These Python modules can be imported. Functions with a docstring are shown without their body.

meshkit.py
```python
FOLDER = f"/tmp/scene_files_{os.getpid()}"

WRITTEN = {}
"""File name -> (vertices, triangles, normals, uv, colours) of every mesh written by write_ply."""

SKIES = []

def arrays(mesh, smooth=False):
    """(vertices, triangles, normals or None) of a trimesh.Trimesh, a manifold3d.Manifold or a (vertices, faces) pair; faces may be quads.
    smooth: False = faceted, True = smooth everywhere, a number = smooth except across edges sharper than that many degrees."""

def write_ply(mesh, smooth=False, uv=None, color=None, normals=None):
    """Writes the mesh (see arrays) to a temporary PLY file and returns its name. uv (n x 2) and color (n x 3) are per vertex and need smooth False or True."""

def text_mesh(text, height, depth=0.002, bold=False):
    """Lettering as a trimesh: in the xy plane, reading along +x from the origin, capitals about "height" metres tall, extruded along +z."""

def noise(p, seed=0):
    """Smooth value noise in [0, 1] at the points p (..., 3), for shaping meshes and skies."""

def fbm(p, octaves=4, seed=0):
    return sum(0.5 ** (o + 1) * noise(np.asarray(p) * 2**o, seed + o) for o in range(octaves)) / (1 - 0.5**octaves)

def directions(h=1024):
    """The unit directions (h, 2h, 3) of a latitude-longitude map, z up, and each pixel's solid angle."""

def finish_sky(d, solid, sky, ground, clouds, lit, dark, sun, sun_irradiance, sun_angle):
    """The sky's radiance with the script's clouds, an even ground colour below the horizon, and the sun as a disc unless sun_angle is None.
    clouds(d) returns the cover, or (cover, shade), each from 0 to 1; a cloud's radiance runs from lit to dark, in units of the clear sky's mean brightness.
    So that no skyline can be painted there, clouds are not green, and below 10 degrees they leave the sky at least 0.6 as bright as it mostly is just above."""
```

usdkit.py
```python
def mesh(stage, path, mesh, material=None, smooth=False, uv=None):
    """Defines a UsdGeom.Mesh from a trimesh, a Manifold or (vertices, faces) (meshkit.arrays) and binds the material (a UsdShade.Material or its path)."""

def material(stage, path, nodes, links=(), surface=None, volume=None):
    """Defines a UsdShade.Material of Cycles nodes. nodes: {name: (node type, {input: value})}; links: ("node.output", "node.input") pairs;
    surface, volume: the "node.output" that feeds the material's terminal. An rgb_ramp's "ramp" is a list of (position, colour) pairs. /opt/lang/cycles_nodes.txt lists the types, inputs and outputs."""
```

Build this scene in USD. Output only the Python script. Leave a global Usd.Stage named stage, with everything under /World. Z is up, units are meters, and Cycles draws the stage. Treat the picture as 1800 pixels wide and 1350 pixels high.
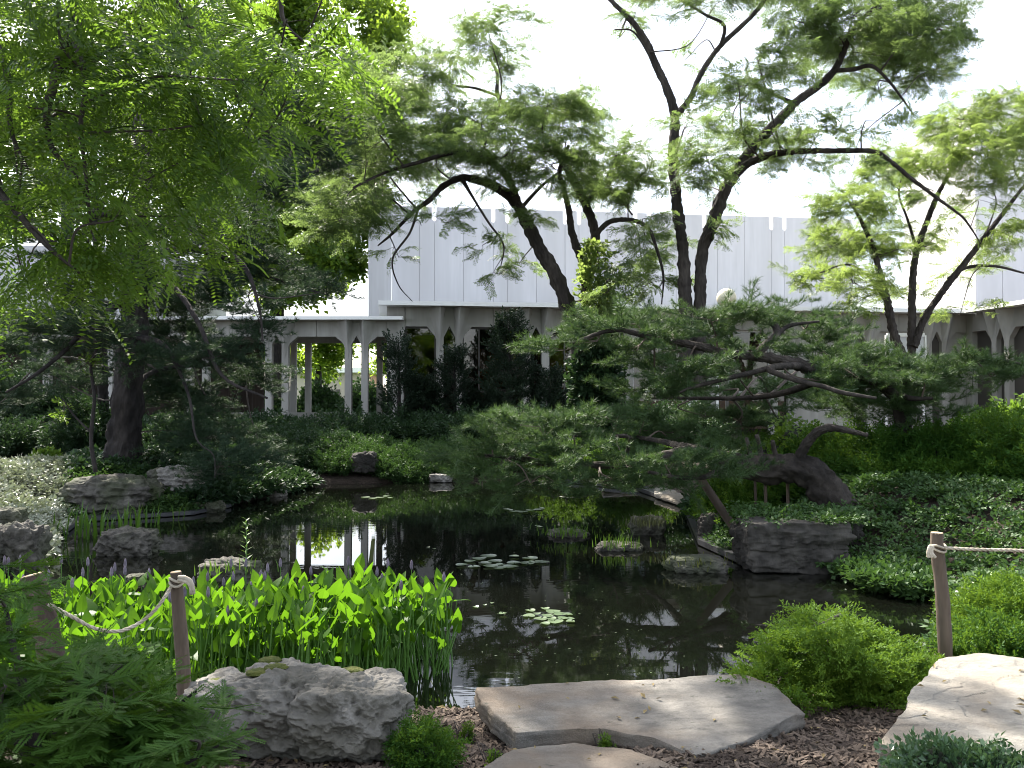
import math, numpy as np, trimesh, shapely, usdkit, meshkit
from shapely.geometry import Polygon, LineString
from scipy.spatial import cKDTree
from scipy.spatial.transform import Rotation
from pxr import Usd, UsdGeom, UsdLux, UsdShade, Sdf, Gf, Vt

stage = Usd.Stage.CreateInMemory()
UsdGeom.SetStageUpAxis(stage, UsdGeom.Tokens.z)
UsdGeom.SetStageMetersPerUnit(stage, 1.0)
UsdGeom.Xform.Define(stage, '/World'); UsdGeom.Scope.Define(stage, '/World/Looks')
# ------------------------------------------------------------------ camera, sky, sun, exposure
FPX, CX, CY, HZ, CAMZ = 1559.0, 900.0, 675.0, 700.0, 2.0      # photo pixels (1800 x 1350)
PITCH = math.atan((HZ - CY) / FPX)
cam = UsdGeom.Camera.Define(stage, '/World/camera')
cam.AddTranslateOp().Set((0, 0, CAMZ)); cam.AddRotateXOp().Set(90 + math.degrees(PITCH))
cam.CreateHorizontalApertureAttr(36.0); cam.CreateFocalLengthAttr(36.0 * FPX / 1800)
cam.CreateVerticalApertureAttr(27.0); cam.CreateClippingRangeAttr((0.05, 5000)); cam.CreateExposureAttr(2.0)
SUN_EL, SUN_AZ = math.radians(47), math.radians(-30)          # azimuth = atan2(x, y) towards the sun
sky = UsdLux.DomeLight.Define(stage, '/World/sky')
sky.GetPrim().SetCustomDataByKey('kind', 'structure')
msky = usdkit.material(stage, '/World/Looks/sky', {
    'sky': ('sky_texture', {'sky_type': 'single_scattering', 'sun_disc': False, 'sun_elevation': SUN_EL, 'sun_rotation': SUN_AZ, 'air_density': 1.0, 'aerosol_density': 2.5, 'ozone_density': 1.0}),
    'tc': ('texture_coordinate', {}), 'mp': ('mapping', {'scale': (1.2, 1.2, 3.0)}),
    'n': ('noise_texture', {'scale': 2.2, 'detail': 6, 'roughness': 0.55}),
    'r': ('rgb_ramp', {'ramp': [(0.35, (0.25,) * 3), (0.62, (0.85,) * 3)]}),
    'm': ('mix_color', {'b': (3.4, 3.5, 3.7), 'use_clamp': False}),
    'b': ('background_shader', {'strength': 0.12})},
    [('tc.generated', 'mp.vector'), ('mp.vector', 'n.vector'), ('n.fac', 'r.fac'), ('r.color', 'm.fac'), ('sky.color', 'm.a'), ('m.result', 'b.color')], surface='b.background')
UsdShade.MaterialBindingAPI.Apply(sky.GetPrim()).Bind(msky)
sun = UsdLux.DistantLight.Define(stage, '/World/sun')
sun.CreateIntensityAttr(1.2); sun.CreateAngleAttr(0.53); sun.CreateNormalizeAttr(True); sun.CreateColorAttr((1.0, 0.94, 0.84))
SD = np.array([math.sin(SUN_AZ) * math.cos(SUN_EL), math.cos(SUN_AZ) * math.cos(SUN_EL), math.sin(SUN_EL)])
q = Rotation.align_vectors([SD], [[0, 0, 1]])[0].as_quat()
sun.AddOrientOp().Set(Gf.Quatf(float(q[3]), float(q[0]), float(q[1]), float(q[2])))

# ------------------------------------------------------------------ helpers
rng = np.random.default_rng(7)
cp, sp = math.cos(PITCH), math.sin(PITCH)
def ray(px, py):
    u, v = (np.asarray(px, float) - CX) / FPX, (CY - np.asarray(py, float)) / FPX
    return np.stack([u, cp - v * sp, sp + v * cp], -1)
def P(px, py, Y):                       # the point that far ahead that the photograph shows there
    d = ray(px, py); return d * (np.asarray(Y, float) / d[..., 1])[..., None] + [0, 0, CAMZ]
def G(px, py, z=0.0):                   # the point of that height that the photograph shows there
    d = ray(px, py); t = (z - CAMZ) / d[..., 2]; return d * np.asarray(t)[..., None] + [0, 0, CAMZ]
used = {}
def numbered(path):
    n = used.get(path, 0); used[path] = n + 1
    return path if n == 0 else f'{path}_{n:03d}'
def tag(p, label=None, cat=None, group=None, kind=None):
    for k, v in (('label', label), ('category', cat), ('group', group), ('kind', kind)):
        if v: p.SetCustomDataByKey(k, v)
    return p
class Thing:
    def __init__(s, name, label, cat, base=(0, 0, 0), group=None, kind=None):
        s.base = np.asarray(base, float); s.path = numbered('/World/' + name)
        x = UsdGeom.Xform.Define(stage, s.path); x.AddTranslateOp().Set(tuple(map(float, s.base)))
        s.prim = tag(x.GetPrim(), label, cat, group, kind)
    def part(s, name, vf, mat, smooth=False, parent=None, label=None, kind=None):
        v, f = vf if isinstance(vf, tuple) else (np.array(vf.vertices), np.array(vf.faces))
        path = numbered((parent or s.path) + '/' + name)
        m = usdkit.mesh(stage, path, (np.asarray(v) - s.base, f), mat, smooth)
        tag(m.GetPrim(), label, None, None, kind); return path
    def scatter(s, name, protos, mat, pos, rot, scale, which=None, parent=None, kind='stuff', label=None):
        pos = np.asarray(pos, float) - s.base; n = len(pos)
        if n == 0: return
        path = numbered((parent or s.path) + '/' + name)
        pi = UsdGeom.PointInstancer.Define(stage, path); rel = pi.CreatePrototypesRel()
        for k, p in enumerate(protos):
            usdkit.mesh(stage, f'{path}/shape_{k}', p, mat, False); rel.AddTarget(f'{path}/shape_{k}')
        which = rng.integers(0, len(protos), n) if which is None else which
        pi.CreateProtoIndicesAttr(Vt.IntArray.FromNumpy(np.asarray(which, np.int32)))
        pi.CreatePositionsAttr(Vt.Vec3fArray.FromNumpy(pos.astype(np.float32)))
        q = Rotation.from_matrix(rot).as_quat()
        pi.CreateOrientationsAttr(Vt.QuathArray([Gf.Quath(float(a[3]), float(a[0]), float(a[1]), float(a[2])) for a in q]))
        sc = np.broadcast_to(np.asarray(scale, float).reshape(n if np.ndim(scale) else 1, -1), (n, 3))
        pi.CreateScalesAttr(Vt.Vec3fArray.FromNumpy(np.ascontiguousarray(sc, np.float32)))
        tag(pi.GetPrim(), label, None, None, kind)
def single(name, vf, mat, label, cat, smooth=False, group=None, kind=None):
    v, f = vf if isinstance(vf, tuple) else (np.array(vf.vertices), np.array(vf.faces))
    m = usdkit.mesh(stage, numbered('/World/' + name), (v, f), mat, smooth)
    return tag(m.GetPrim(), label, cat, group, kind)
def join(parts):
    vs, fs, n = [], [], 0
    for v, f in parts:
        v = np.asarray(v); f = np.asarray(f)
        if f.shape[1] == 4: f = np.vstack([f[:, [0, 1, 2]], f[:, [0, 2, 3]]])
        vs.append(v); fs.append(f + n); n += len(v)
    return np.vstack(vs), np.vstack(fs)
def unit(v): return v / np.maximum(np.linalg.norm(v, axis=-1, keepdims=True), 1e-9)
def spline(pts, per=5):
    p = np.asarray(pts, float); p = np.vstack([2 * p[0] - p[1], p, 2 * p[-1] - p[-2]]); out = []
    for i in range(1, len(p) - 2):
        t = np.linspace(0, 1, per, endpoint=False)[:, None]; a, b, c, d = p[i - 1:i + 3]
        out.append(0.5 * (2 * b + (c - a) * t + (2 * a - 5 * b + 4 * c - d) * t**2 + (3 * b - 3 * c + d - a) * t**3))
    return np.vstack(out + [p[-2:-1]])
def tube(c, r, sides=8, rough=0.0, seed=0, ridge=0.0):
    c = np.asarray(c, float); r = np.broadcast_to(np.asarray(r, float), len(c)).copy()
    t = unit(np.gradient(c, axis=0)); a = np.cross(t[0], [0.31, 0.2, 0.93]); a = a / np.linalg.norm(a); A = []
    for k in range(len(c)):
        a = a - t[k] * (a @ t[k]); a = a / max(np.linalg.norm(a), 1e-9); A.append(a)
    A = np.array(A); B = np.cross(t, A); th = np.linspace(0, 2 * np.pi, sides, endpoint=False)
    dirs = np.cos(th)[None, :, None] * A[:, None] + np.sin(th)[None, :, None] * B[:, None]
    rr = r[:, None] * np.ones(sides)
    if rough:
        q = (c[:, None] + dirs * r[:, None, None]) * (0.5 / np.maximum(r.mean(), 1e-3))
        rr = rr * (1 + rough * (meshkit.fbm(q, 3, seed) - 0.5) * 2)
    if ridge:
        al = np.concatenate([[0], np.cumsum(np.linalg.norm(np.diff(c, axis=0), axis=1))]) / max(r.max(), 1e-3); g3 = np.stack([np.cos(th)[None] * 3.6 + 0 * al[:, None], np.sin(th)[None] * 3.6 + 0 * al[:, None], 0 * th[None] + al[:, None] * 0.9], -1)
        rr = rr * (1 + ridge * (np.abs(2 * meshkit.noise(g3 + seed, seed) - 1) - 0.35) + ridge * .6 * (np.abs(2 * meshkit.noise(g3 * 2.3 + seed, seed + 1) - 1) - 0.35))
    v = (c[:, None] + dirs * rr[..., None]).reshape(-1, 3)
    i, j = np.meshgrid(np.arange(len(c) - 1), np.arange(sides), indexing='ij')
    f = np.stack([i * sides + j, i * sides + (j + 1) % sides, (i + 1) * sides + (j + 1) % sides, (i + 1) * sides + j], -1).reshape(-1, 4)
    f = np.vstack([f[:, [0, 1, 2]], f[:, [0, 2, 3]]]); n = len(v)
    v = np.vstack([v, c[0], c[-1]]); k = np.arange(sides); e = (len(c) - 1) * sides
    f = np.vstack([f, np.stack([np.full(sides, n), (k + 1) % sides, k], 1), np.stack([np.full(sides, n + 1), e + k, e + (k + 1) % sides], 1)])
    return v, f
def box(x0, x1, y0, y1, z0, z1):
    v = np.array([[x, y, z] for x in (x0, x1) for y in (y0, y1) for z in (z0, z1)], float)
    f = np.array([[0, 1, 3, 2], [4, 6, 7, 5], [0, 4, 5, 1], [2, 3, 7, 6], [0, 2, 6, 4], [1, 5, 7, 3]])
    return v, np.vstack([f[:, [0, 1, 2]], f[:, [0, 2, 3]]])
def extrude(poly, depth):
    m = trimesh.creation.extrude_polygon(poly, depth, engine='earcut'); return np.array(m.vertices), np.array(m.faces)
def frame(x, z):                         # rotations whose first axis is x and whose third leans to z
    x = unit(x); y = unit(np.cross(z, x)); return np.stack([x, y, np.cross(x, y)], -1)

# ------------------------------------------------------------------ materials
def M(name, *a, **k): return usdkit.material(stage, '/World/Looks/' + name, *a, **k)
def leaf_mat(name, dark, light, through, mix=0.45, rough=0.45, scale=0.9, spec=0.35):
    return M(name, {'g': ('geometry', {}), 'n': ('noise_texture', {'scale': scale, 'detail': 2}), 'a': ('math', {'math_type': 'multiply_add', 'value2': 0.45}), 's': ('math', {'math_type': 'multiply', 'value2': 0.6}),
        'r': ('rgb_ramp', {'ramp': [(0.2, dark), (0.8, light)]}), 'r2': ('rgb_ramp', {'ramp': [(0.2, tuple(np.array(through) * 0.55)), (0.8, through)]}),
        'p': ('principled_bsdf', {'roughness': rough, 'specular_ior_level': spec}), 't': ('translucent_bsdf', {}), 'm': ('mix_closure', {'fac': mix})},
        [('g.position', 'n.vector'), ('n.fac', 's.value1'), ('g.random_per_island', 'a.value1'), ('s.value', 'a.value3'), ('a.value', 'r.fac'), ('a.value', 'r2.fac'), ('r.color', 'p.base_color'), ('r2.color', 't.color'), ('p.BSDF', 'm.closure1'), ('t.BSDF', 'm.closure2')], surface='m.closure')
def rough_mat(name, c0, c1, scale=6.0, detail=8, bump=0.6, dist=0.02, rough=0.85, stretch=(1, 1, 1), c2=None, spec=0.25, vor=0):
    nodes = {'g': ('geometry', {}), 'mp': ('mapping', {'scale': stretch}), 'n': ('noise_texture', {'scale': scale, 'detail': detail, 'roughness': 0.62}), 'n2': ('noise_texture', {'scale': scale * 0.17, 'detail': 3}),
        'r': ('rgb_ramp', {'ramp': [(0.3, c0), (0.7, c1)]}), 'r2': ('rgb_ramp', {'ramp': [(0.42, (0, 0, 0)), (0.68, (1, 1, 1))]}), 'm': ('mix_color', {'b': c2 or tuple(np.array(c0) * 0.8)}),
        'b': ('bump', {'strength': bump, 'distance': dist}), 'p': ('principled_bsdf', {'roughness': rough, 'specular_ior_level': spec})}
    links = [('g.position', 'mp.vector'), ('mp.vector', 'n.vector'), ('mp.vector', 'n2.vector'), ('n.fac', 'r.fac'), ('n2.fac', 'r2.fac'), ('r2.color', 'm.fac'), ('r.color', 'm.a'), ('m.result', 'p.base_color'), ('b.normal', 'p.normal')]
    if vor:
        nodes['v'] = ('voronoi_texture', {'scale': vor}); nodes['ad'] = ('math', {'math_type': 'multiply_add', 'value2': 0.6})
        links += [('mp.vector', 'v.vector'), ('v.distance', 'ad.value1'), ('n.fac', 'ad.value3'), ('ad.value', 'b.height')]
    else: links.append(('n.fac', 'b.height'))
    return M(name, nodes, links, surface='p.BSDF')
def plain(name, c, rough=0.6, **k): return M(name, {'p': ('principled_bsdf', {'base_color': c, 'roughness': rough, **k})}, surface='p.BSDF')
m_locust = leaf_mat('locust_leaf', (0.06, 0.105, 0.038), (0.12, 0.18, 0.07), (0.32, 0.46, 0.12), 0.5)
m_locust_near = leaf_mat('near_locust_leaf', (0.04, 0.09, 0.016), (0.09, 0.165, 0.028), (0.27, 0.46, 0.045), 0.5, 0.4)
m_locust_gold = leaf_mat('golden_locust_leaf', (0.08, 0.135, 0.035), (0.13, 0.20, 0.06), (0.40, 0.54, 0.12), 0.55)
m_maple = leaf_mat('maple_leaf', (0.045, 0.10, 0.015), (0.10, 0.18, 0.025), (0.38, 0.56, 0.05), 0.55)
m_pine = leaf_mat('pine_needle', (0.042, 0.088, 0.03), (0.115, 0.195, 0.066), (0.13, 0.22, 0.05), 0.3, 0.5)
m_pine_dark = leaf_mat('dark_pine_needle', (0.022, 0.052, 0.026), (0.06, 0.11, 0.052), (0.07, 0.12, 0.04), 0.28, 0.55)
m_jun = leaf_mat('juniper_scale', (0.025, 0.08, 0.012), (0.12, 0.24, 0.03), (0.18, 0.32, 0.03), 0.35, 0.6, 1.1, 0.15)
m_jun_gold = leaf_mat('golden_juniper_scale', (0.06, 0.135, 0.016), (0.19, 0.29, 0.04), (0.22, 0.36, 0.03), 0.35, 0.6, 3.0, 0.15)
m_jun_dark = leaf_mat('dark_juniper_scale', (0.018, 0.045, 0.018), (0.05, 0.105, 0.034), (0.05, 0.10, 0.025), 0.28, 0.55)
m_yew = leaf_mat('yew_needle', (0.035, 0.095, 0.014), (0.12, 0.22, 0.03), (0.15, 0.28, 0.025), 0.35, 0.55, 5.0, 0.2)
m_cypress = leaf_mat('cypress_scale', (0.012, 0.028, 0.014), (0.034, 0.062, 0.03), (0.03, 0.055, 0.02), 0.22, 0.6)
m_cover = leaf_mat('ground_cover_leaf', (0.04, 0.088, 0.026), (0.095, 0.165, 0.052), (0.09, 0.18, 0.03), 0.3, 0.55, 1.5, 0.25)
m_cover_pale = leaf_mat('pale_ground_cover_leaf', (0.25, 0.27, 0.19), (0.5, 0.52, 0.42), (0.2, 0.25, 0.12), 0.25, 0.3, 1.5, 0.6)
m_euo = leaf_mat('variegated_leaf', (0.06, 0.12, 0.06), (0.22, 0.30, 0.20), (0.12, 0.22, 0.06), 0.3, 0.25, 3.0, 0.6)
m_bright = leaf_mat('bright_leaf', (0.08, 0.15, 0.02), (0.16, 0.25, 0.04), (0.25, 0.42, 0.04), 0.45, 0.4, 2.0)
m_pick = leaf_mat('pickerel_leaf', (0.032, 0.09, 0.010), (0.085, 0.165, 0.02), (0.16, 0.36, 0.014), 0.5, 0.5, 2.5, 0.2)
m_pick_stem = plain('pickerel_stem', (0.06, 0.14, 0.02), 0.5)
m_flower = rough_mat('pickerel_flower', (0.13, 0.105, 0.145), (0.24, 0.20, 0.26), 60, bump=0.5, dist=0.004)
m_grass = leaf_mat('grass_blade', (0.05, 0.13, 0.015), (0.12, 0.24, 0.03), (0.16, 0.3, 0.03), 0.4)
m_bark = rough_mat('locust_bark', (0.022, 0.018, 0.016), (0.075, 0.064, 0.055), 14, bump=0.9, dist=0.02, stretch=(1, 1, 0.3), rough=0.9)
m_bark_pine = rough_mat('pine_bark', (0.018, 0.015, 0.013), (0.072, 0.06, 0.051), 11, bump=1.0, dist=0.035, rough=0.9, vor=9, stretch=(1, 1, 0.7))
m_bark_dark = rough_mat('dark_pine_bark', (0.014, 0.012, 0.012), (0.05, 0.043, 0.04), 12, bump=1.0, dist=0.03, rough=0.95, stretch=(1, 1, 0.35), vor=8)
m_twig = plain('twig', (0.045, 0.036, 0.03), 0.85)
m_twig_pine = plain('pine_twig', (0.07, 0.05, 0.038), 0.85)
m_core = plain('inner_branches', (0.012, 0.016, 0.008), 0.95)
m_lime = rough_mat('weathered_limestone', (0.07, 0.065, 0.06), (0.33, 0.31, 0.285), 9, 10, 1.0, 0.03, 0.9, c2=(0.13, 0.12, 0.10), vor=16)
m_lime_dark = rough_mat('mossy_limestone', (0.025, 0.023, 0.02), (0.13, 0.12, 0.105), 8, 10, 1.0, 0.035, 0.9, c2=(0.05, 0.06, 0.03), vor=12)
m_ledge = rough_mat('ledge_stone', (0.022, 0.02, 0.018), (0.085, 0.077, 0.068), 7, 10, 1.0, 0.03, 0.9, stretch=(1, 1, 0.45), vor=8)
def slab_mat(name, c0, c1, stain):
    return M(name, {'g': ('geometry', {}), 'mp': ('mapping', {'scale': (1, 1.7, 2.5)}), 'n': ('noise_texture', {'scale': 4.2, 'detail': 15, 'roughness': 0.72}), 'sp': ('noise_texture', {'scale': 190, 'detail': 2}), 'st': ('noise_texture', {'scale': 1.3, 'detail': 6, 'distortion': 0.6}), 'li': ('noise_texture', {'scale': 9, 'detail': 8, 'roughness': 0.7}),
        'r': ('rgb_ramp', {'ramp': [(0.32, c0), (0.66, c1)]}), 'rs': ('rgb_ramp', {'ramp': [(0.45, (0, 0, 0)), (0.62, (0.75,) * 3)]}), 'rl': ('rgb_ramp', {'ramp': [(0.63, (0, 0, 0)), (0.68, (0.8,) * 3)]}), 'rsp': ('rgb_ramp', {'ramp': [(0.3, (0.62,) * 3), (0.7, (1.25,) * 3)]}),
        'm1': ('mix_color', {'b': stain}), 'm2': ('mix_color', {'b': (0.075, 0.075, 0.06)}), 'm3': ('mix_color', {'blend_type': 'multiply', 'fac': 0.8}), 'b': ('bump', {'strength': 0.9, 'distance': 0.02}), 'b2': ('bump', {'strength': 0.5, 'distance': 0.003}), 'p': ('principled_bsdf', {'roughness': 0.9, 'specular_ior_level': 0.2})},
        [('g.position', 'mp.vector'), ('mp.vector', 'n.vector'), ('g.position', 'sp.vector'), ('g.position', 'st.vector'), ('mp.vector', 'li.vector'), ('n.fac', 'r.fac'), ('st.fac', 'rs.fac'), ('li.fac', 'rl.fac'), ('sp.fac', 'rsp.fac'), ('r.color', 'm1.a'), ('rs.color', 'm1.fac'), ('m1.result', 'm2.a'), ('rl.color', 'm2.fac'), ('m2.result', 'm3.a'), ('rsp.color', 'm3.b'), ('m3.result', 'p.base_color'), ('n.fac', 'b.height'), ('b.normal', 'b2.normal'), ('sp.fac', 'b2.height'), ('b2.normal', 'p.normal')], surface='p.BSDF')
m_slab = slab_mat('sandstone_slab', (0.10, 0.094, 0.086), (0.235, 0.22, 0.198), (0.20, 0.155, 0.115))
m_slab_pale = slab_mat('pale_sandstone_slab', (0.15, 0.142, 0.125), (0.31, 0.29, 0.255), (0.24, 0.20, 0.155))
m_coping = rough_mat('coping_stone', (0.17, 0.17, 0.175), (0.30, 0.30, 0.31), 10, bump=0.4, dist=0.01)
m_moss = rough_mat('moss', (0.05, 0.07, 0.012), (0.16, 0.16, 0.035), 40, bump=1, dist=0.02)
m_ground = rough_mat('mulch_soil', (0.022, 0.016, 0.013), (0.085, 0.062, 0.05), 30, 8, 1.0, 0.02, 0.95, c2=(0.03, 0.024, 0.018), vor=55)
m_chip = M('mulch_chip', {'o': ('object_info', {}), 'g': ('geometry', {}), 'n': ('noise_texture', {'scale': 7.0, 'detail': 3}), 'w': ('noise_texture', {'scale': 90.0}), 'a': ('math', {'math_type': 'multiply_add', 'value2': 0.5}), 'r': ('rgb_ramp', {'ramp': [(0.3, (0.018, 0.013, 0.010)), (0.6, (0.045, 0.033, 0.026)), (0.85, (0.15, 0.115, 0.09))]}), 'p': ('principled_bsdf', {'roughness': 0.9, 'specular_ior_level': 0.2})},
    [('g.position', 'n.vector'), ('g.position', 'w.vector'), ('w.fac', 'a.value1'), ('n.fac', 'a.value3'), ('a.value', 'r.fac'), ('r.color', 'p.base_color')], surface='p.BSDF')
m_lawn = rough_mat('lawn', (0.035, 0.075, 0.014), (0.085, 0.15, 0.03), 5, bump=0.6, dist=0.03, rough=0.9)
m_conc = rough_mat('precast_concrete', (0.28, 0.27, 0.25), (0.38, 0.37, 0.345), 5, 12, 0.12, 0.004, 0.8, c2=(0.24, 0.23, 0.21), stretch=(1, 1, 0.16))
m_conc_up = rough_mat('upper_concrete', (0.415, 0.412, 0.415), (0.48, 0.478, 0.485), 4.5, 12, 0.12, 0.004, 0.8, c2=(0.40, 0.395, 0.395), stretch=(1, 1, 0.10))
m_white = plain('white_paint', (0.78, 0.78, 0.76), 0.5)
m_joint = plain('joint_shadow_gap', (0.32, 0.32, 0.32), 0.9)
m_tower = rough_mat('tower_concrete', (0.60, 0.59, 0.59), (0.68, 0.67, 0.67), 2.0, 10, 0.12, 0.004, 0.8, c2=(0.56, 0.55, 0.55), stretch=(1, 1, 0.25))
m_frame = plain('bronze_frame', (0.05, 0.045, 0.04), 0.4)
m_alu = plain('pale_metal_frame', (0.5, 0.5, 0.49), 0.4)
m_inside = rough_mat('interior_wall', (0.09, 0.07, 0.055), (0.13, 0.10, 0.08), 3, bump=0)
m_brown = rough_mat('brown_panel', (0.028, 0.02, 0.016), (0.05, 0.036, 0.028), 6, bump=0.3, dist=0.01, stretch=(3, 3, 0.2))
m_orange = rough_mat('orange_wood', (0.30, 0.13, 0.035), (0.46, 0.21, 0.06), 5, bump=0.1, stretch=(1, 1, 0.2))
m_brick = M('far_brick', {'g': ('geometry', {}), 'b': ('brick_texture', {'scale': 4.0, 'color1': (0.32, 0.13, 0.06), 'color2': (0.42, 0.2, 0.09), 'mortar': (0.4, 0.35, 0.3)}), 'p': ('principled_bsdf', {'roughness': 0.85})}, [('g.position', 'b.vector'), ('b.color', 'p.base_color')], surface='p.BSDF')
m_glass = M('window_glass', {'t': ('transparent_bsdf', {'color': (0.55, 0.53, 0.48)}), 'g': ('glossy_bsdf', {'color': (0.9, 0.9, 0.9), 'roughness': 0.01}), 'f': ('fresnel', {'IOR': 1.75}), 'm': ('mix_closure', {})}, [('f.fac', 'm.fac'), ('t.BSDF', 'm.closure1'), ('g.BSDF', 'm.closure2')], surface='m.closure')
m_water = M('pond_water', {'g': ('geometry', {}), 'mp': ('mapping', {'scale': (1.0, 3.0, 1.0)}), 'n': ('noise_texture', {'scale': 2.6, 'detail': 2}), 'n2': ('noise_texture', {'scale': 0.28, 'detail': 1}), 'r': ('rgb_ramp', {'ramp': [(0.42, (0.05,) * 3), (0.62, (1.0,) * 3)]}), 'h': ('math', {'math_type': 'multiply'}), 'b': ('bump', {'strength': 0.09, 'distance': 0.012}), 'p': ('principled_bsdf', {'base_color': (0.002, 0.0022, 0.0015), 'roughness': 0.015, 'ior': 1.7})},
    [('g.position', 'mp.vector'), ('mp.vector', 'n.vector'), ('g.position', 'n2.vector'), ('n2.fac', 'r.fac'), ('n.fac', 'h.value1'), ('r.color', 'h.value2'), ('h.value', 'b.height'), ('b.normal', 'p.normal')], surface='p.BSDF')
m_liner = plain('black_liner', (0.03, 0.03, 0.034), 0.32)
m_post = rough_mat('post_wood', (0.06, 0.045, 0.034), (0.16, 0.122, 0.092), 16, bump=0.8, dist=0.012, stretch=(1, 1, 0.2))
m_cut = rough_mat('cut_wood', (0.38, 0.29, 0.19), (0.52, 0.42, 0.29), 20, bump=0.2)
m_log = rough_mat('log_bark', (0.05, 0.035, 0.028), (0.15, 0.11, 0.09), 16, bump=1, dist=0.015, stretch=(1, 1, 0.4))
m_rope = rough_mat('rope_fibre', (0.36, 0.31, 0.24), (0.55, 0.5, 0.41), 60, bump=0.6, dist=0.003)
m_lily = leaf_mat('lily_pad_leaf', (0.09, 0.13, 0.07), (0.20, 0.26, 0.15), (0.1, 0.16, 0.03), 0.15, 0.28, 3.0, 0.7)
m_globe = plain('globe_glass', (0.72, 0.66, 0.5), 0.35)
m_pole = plain('lamp_pole', (0.06, 0.055, 0.05), 0.5)

# ------------------------------------------------------------------ leaf shapes
def leafq(base, d, n, L, W, fold=0.0):   # a pointed leaf of 4 triangles
    s = unit(np.cross(n, d)); d = unit(d); n = np.cross(d, s)
    v = np.array([base, base + d * L * 0.45 + s * W / 2 + n * fold * W, base + d * L, base + d * L * 0.45 - s * W / 2 + n * fold * W])
    return v, np.array([[0, 1, 2], [0, 2, 3]])
def compound(base, d, n, L, pairs, ll, lw, r):
    out = []; s = unit(np.cross(n, d)); droop = -0.35
    for k in range(pairs):
        t = (k + 0.7) / pairs; b = base + d * L * t + np.array([0, 0, droop * L * t * t])
        for sg in (-1, 1):
            dd = unit(s * sg + d * 0.35 + r.normal(0, 0.12, 3)); out.append(leafq(b, dd, n + r.normal(0, 0.25, 3), ll * (1 - 0.35 * abs(t - 0.45)), lw))
    return out
def locust_spray(seed, pairs, L, nl, ll, lw, twig=True):
    r = np.random.default_rng(seed); out = []; T = 0.42
    for k in range(nl):
        t = (k + 0.5) / nl; b = np.array([T * t, 0, -0.06 * t * t]); ang = (1 if k % 2 else -1) * r.uniform(0.5, 1.2)
        d = np.array([math.cos(ang), math.sin(ang), r.uniform(-0.55, 0.15)]); n = unit(np.array([0, 0, 1]) + r.normal(0, 0.25, 3))
        out += compound(b, unit(d), n, L * r.uniform(0.75, 1.15), pairs, ll, lw, r)
    if twig: out.append(tube(np.array([[0, 0, 0], [T / 2, 0, -0.015], [T, 0, -0.06]]), [0.004, 0.003, 0.0015], 3))
    return join(out)
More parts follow.
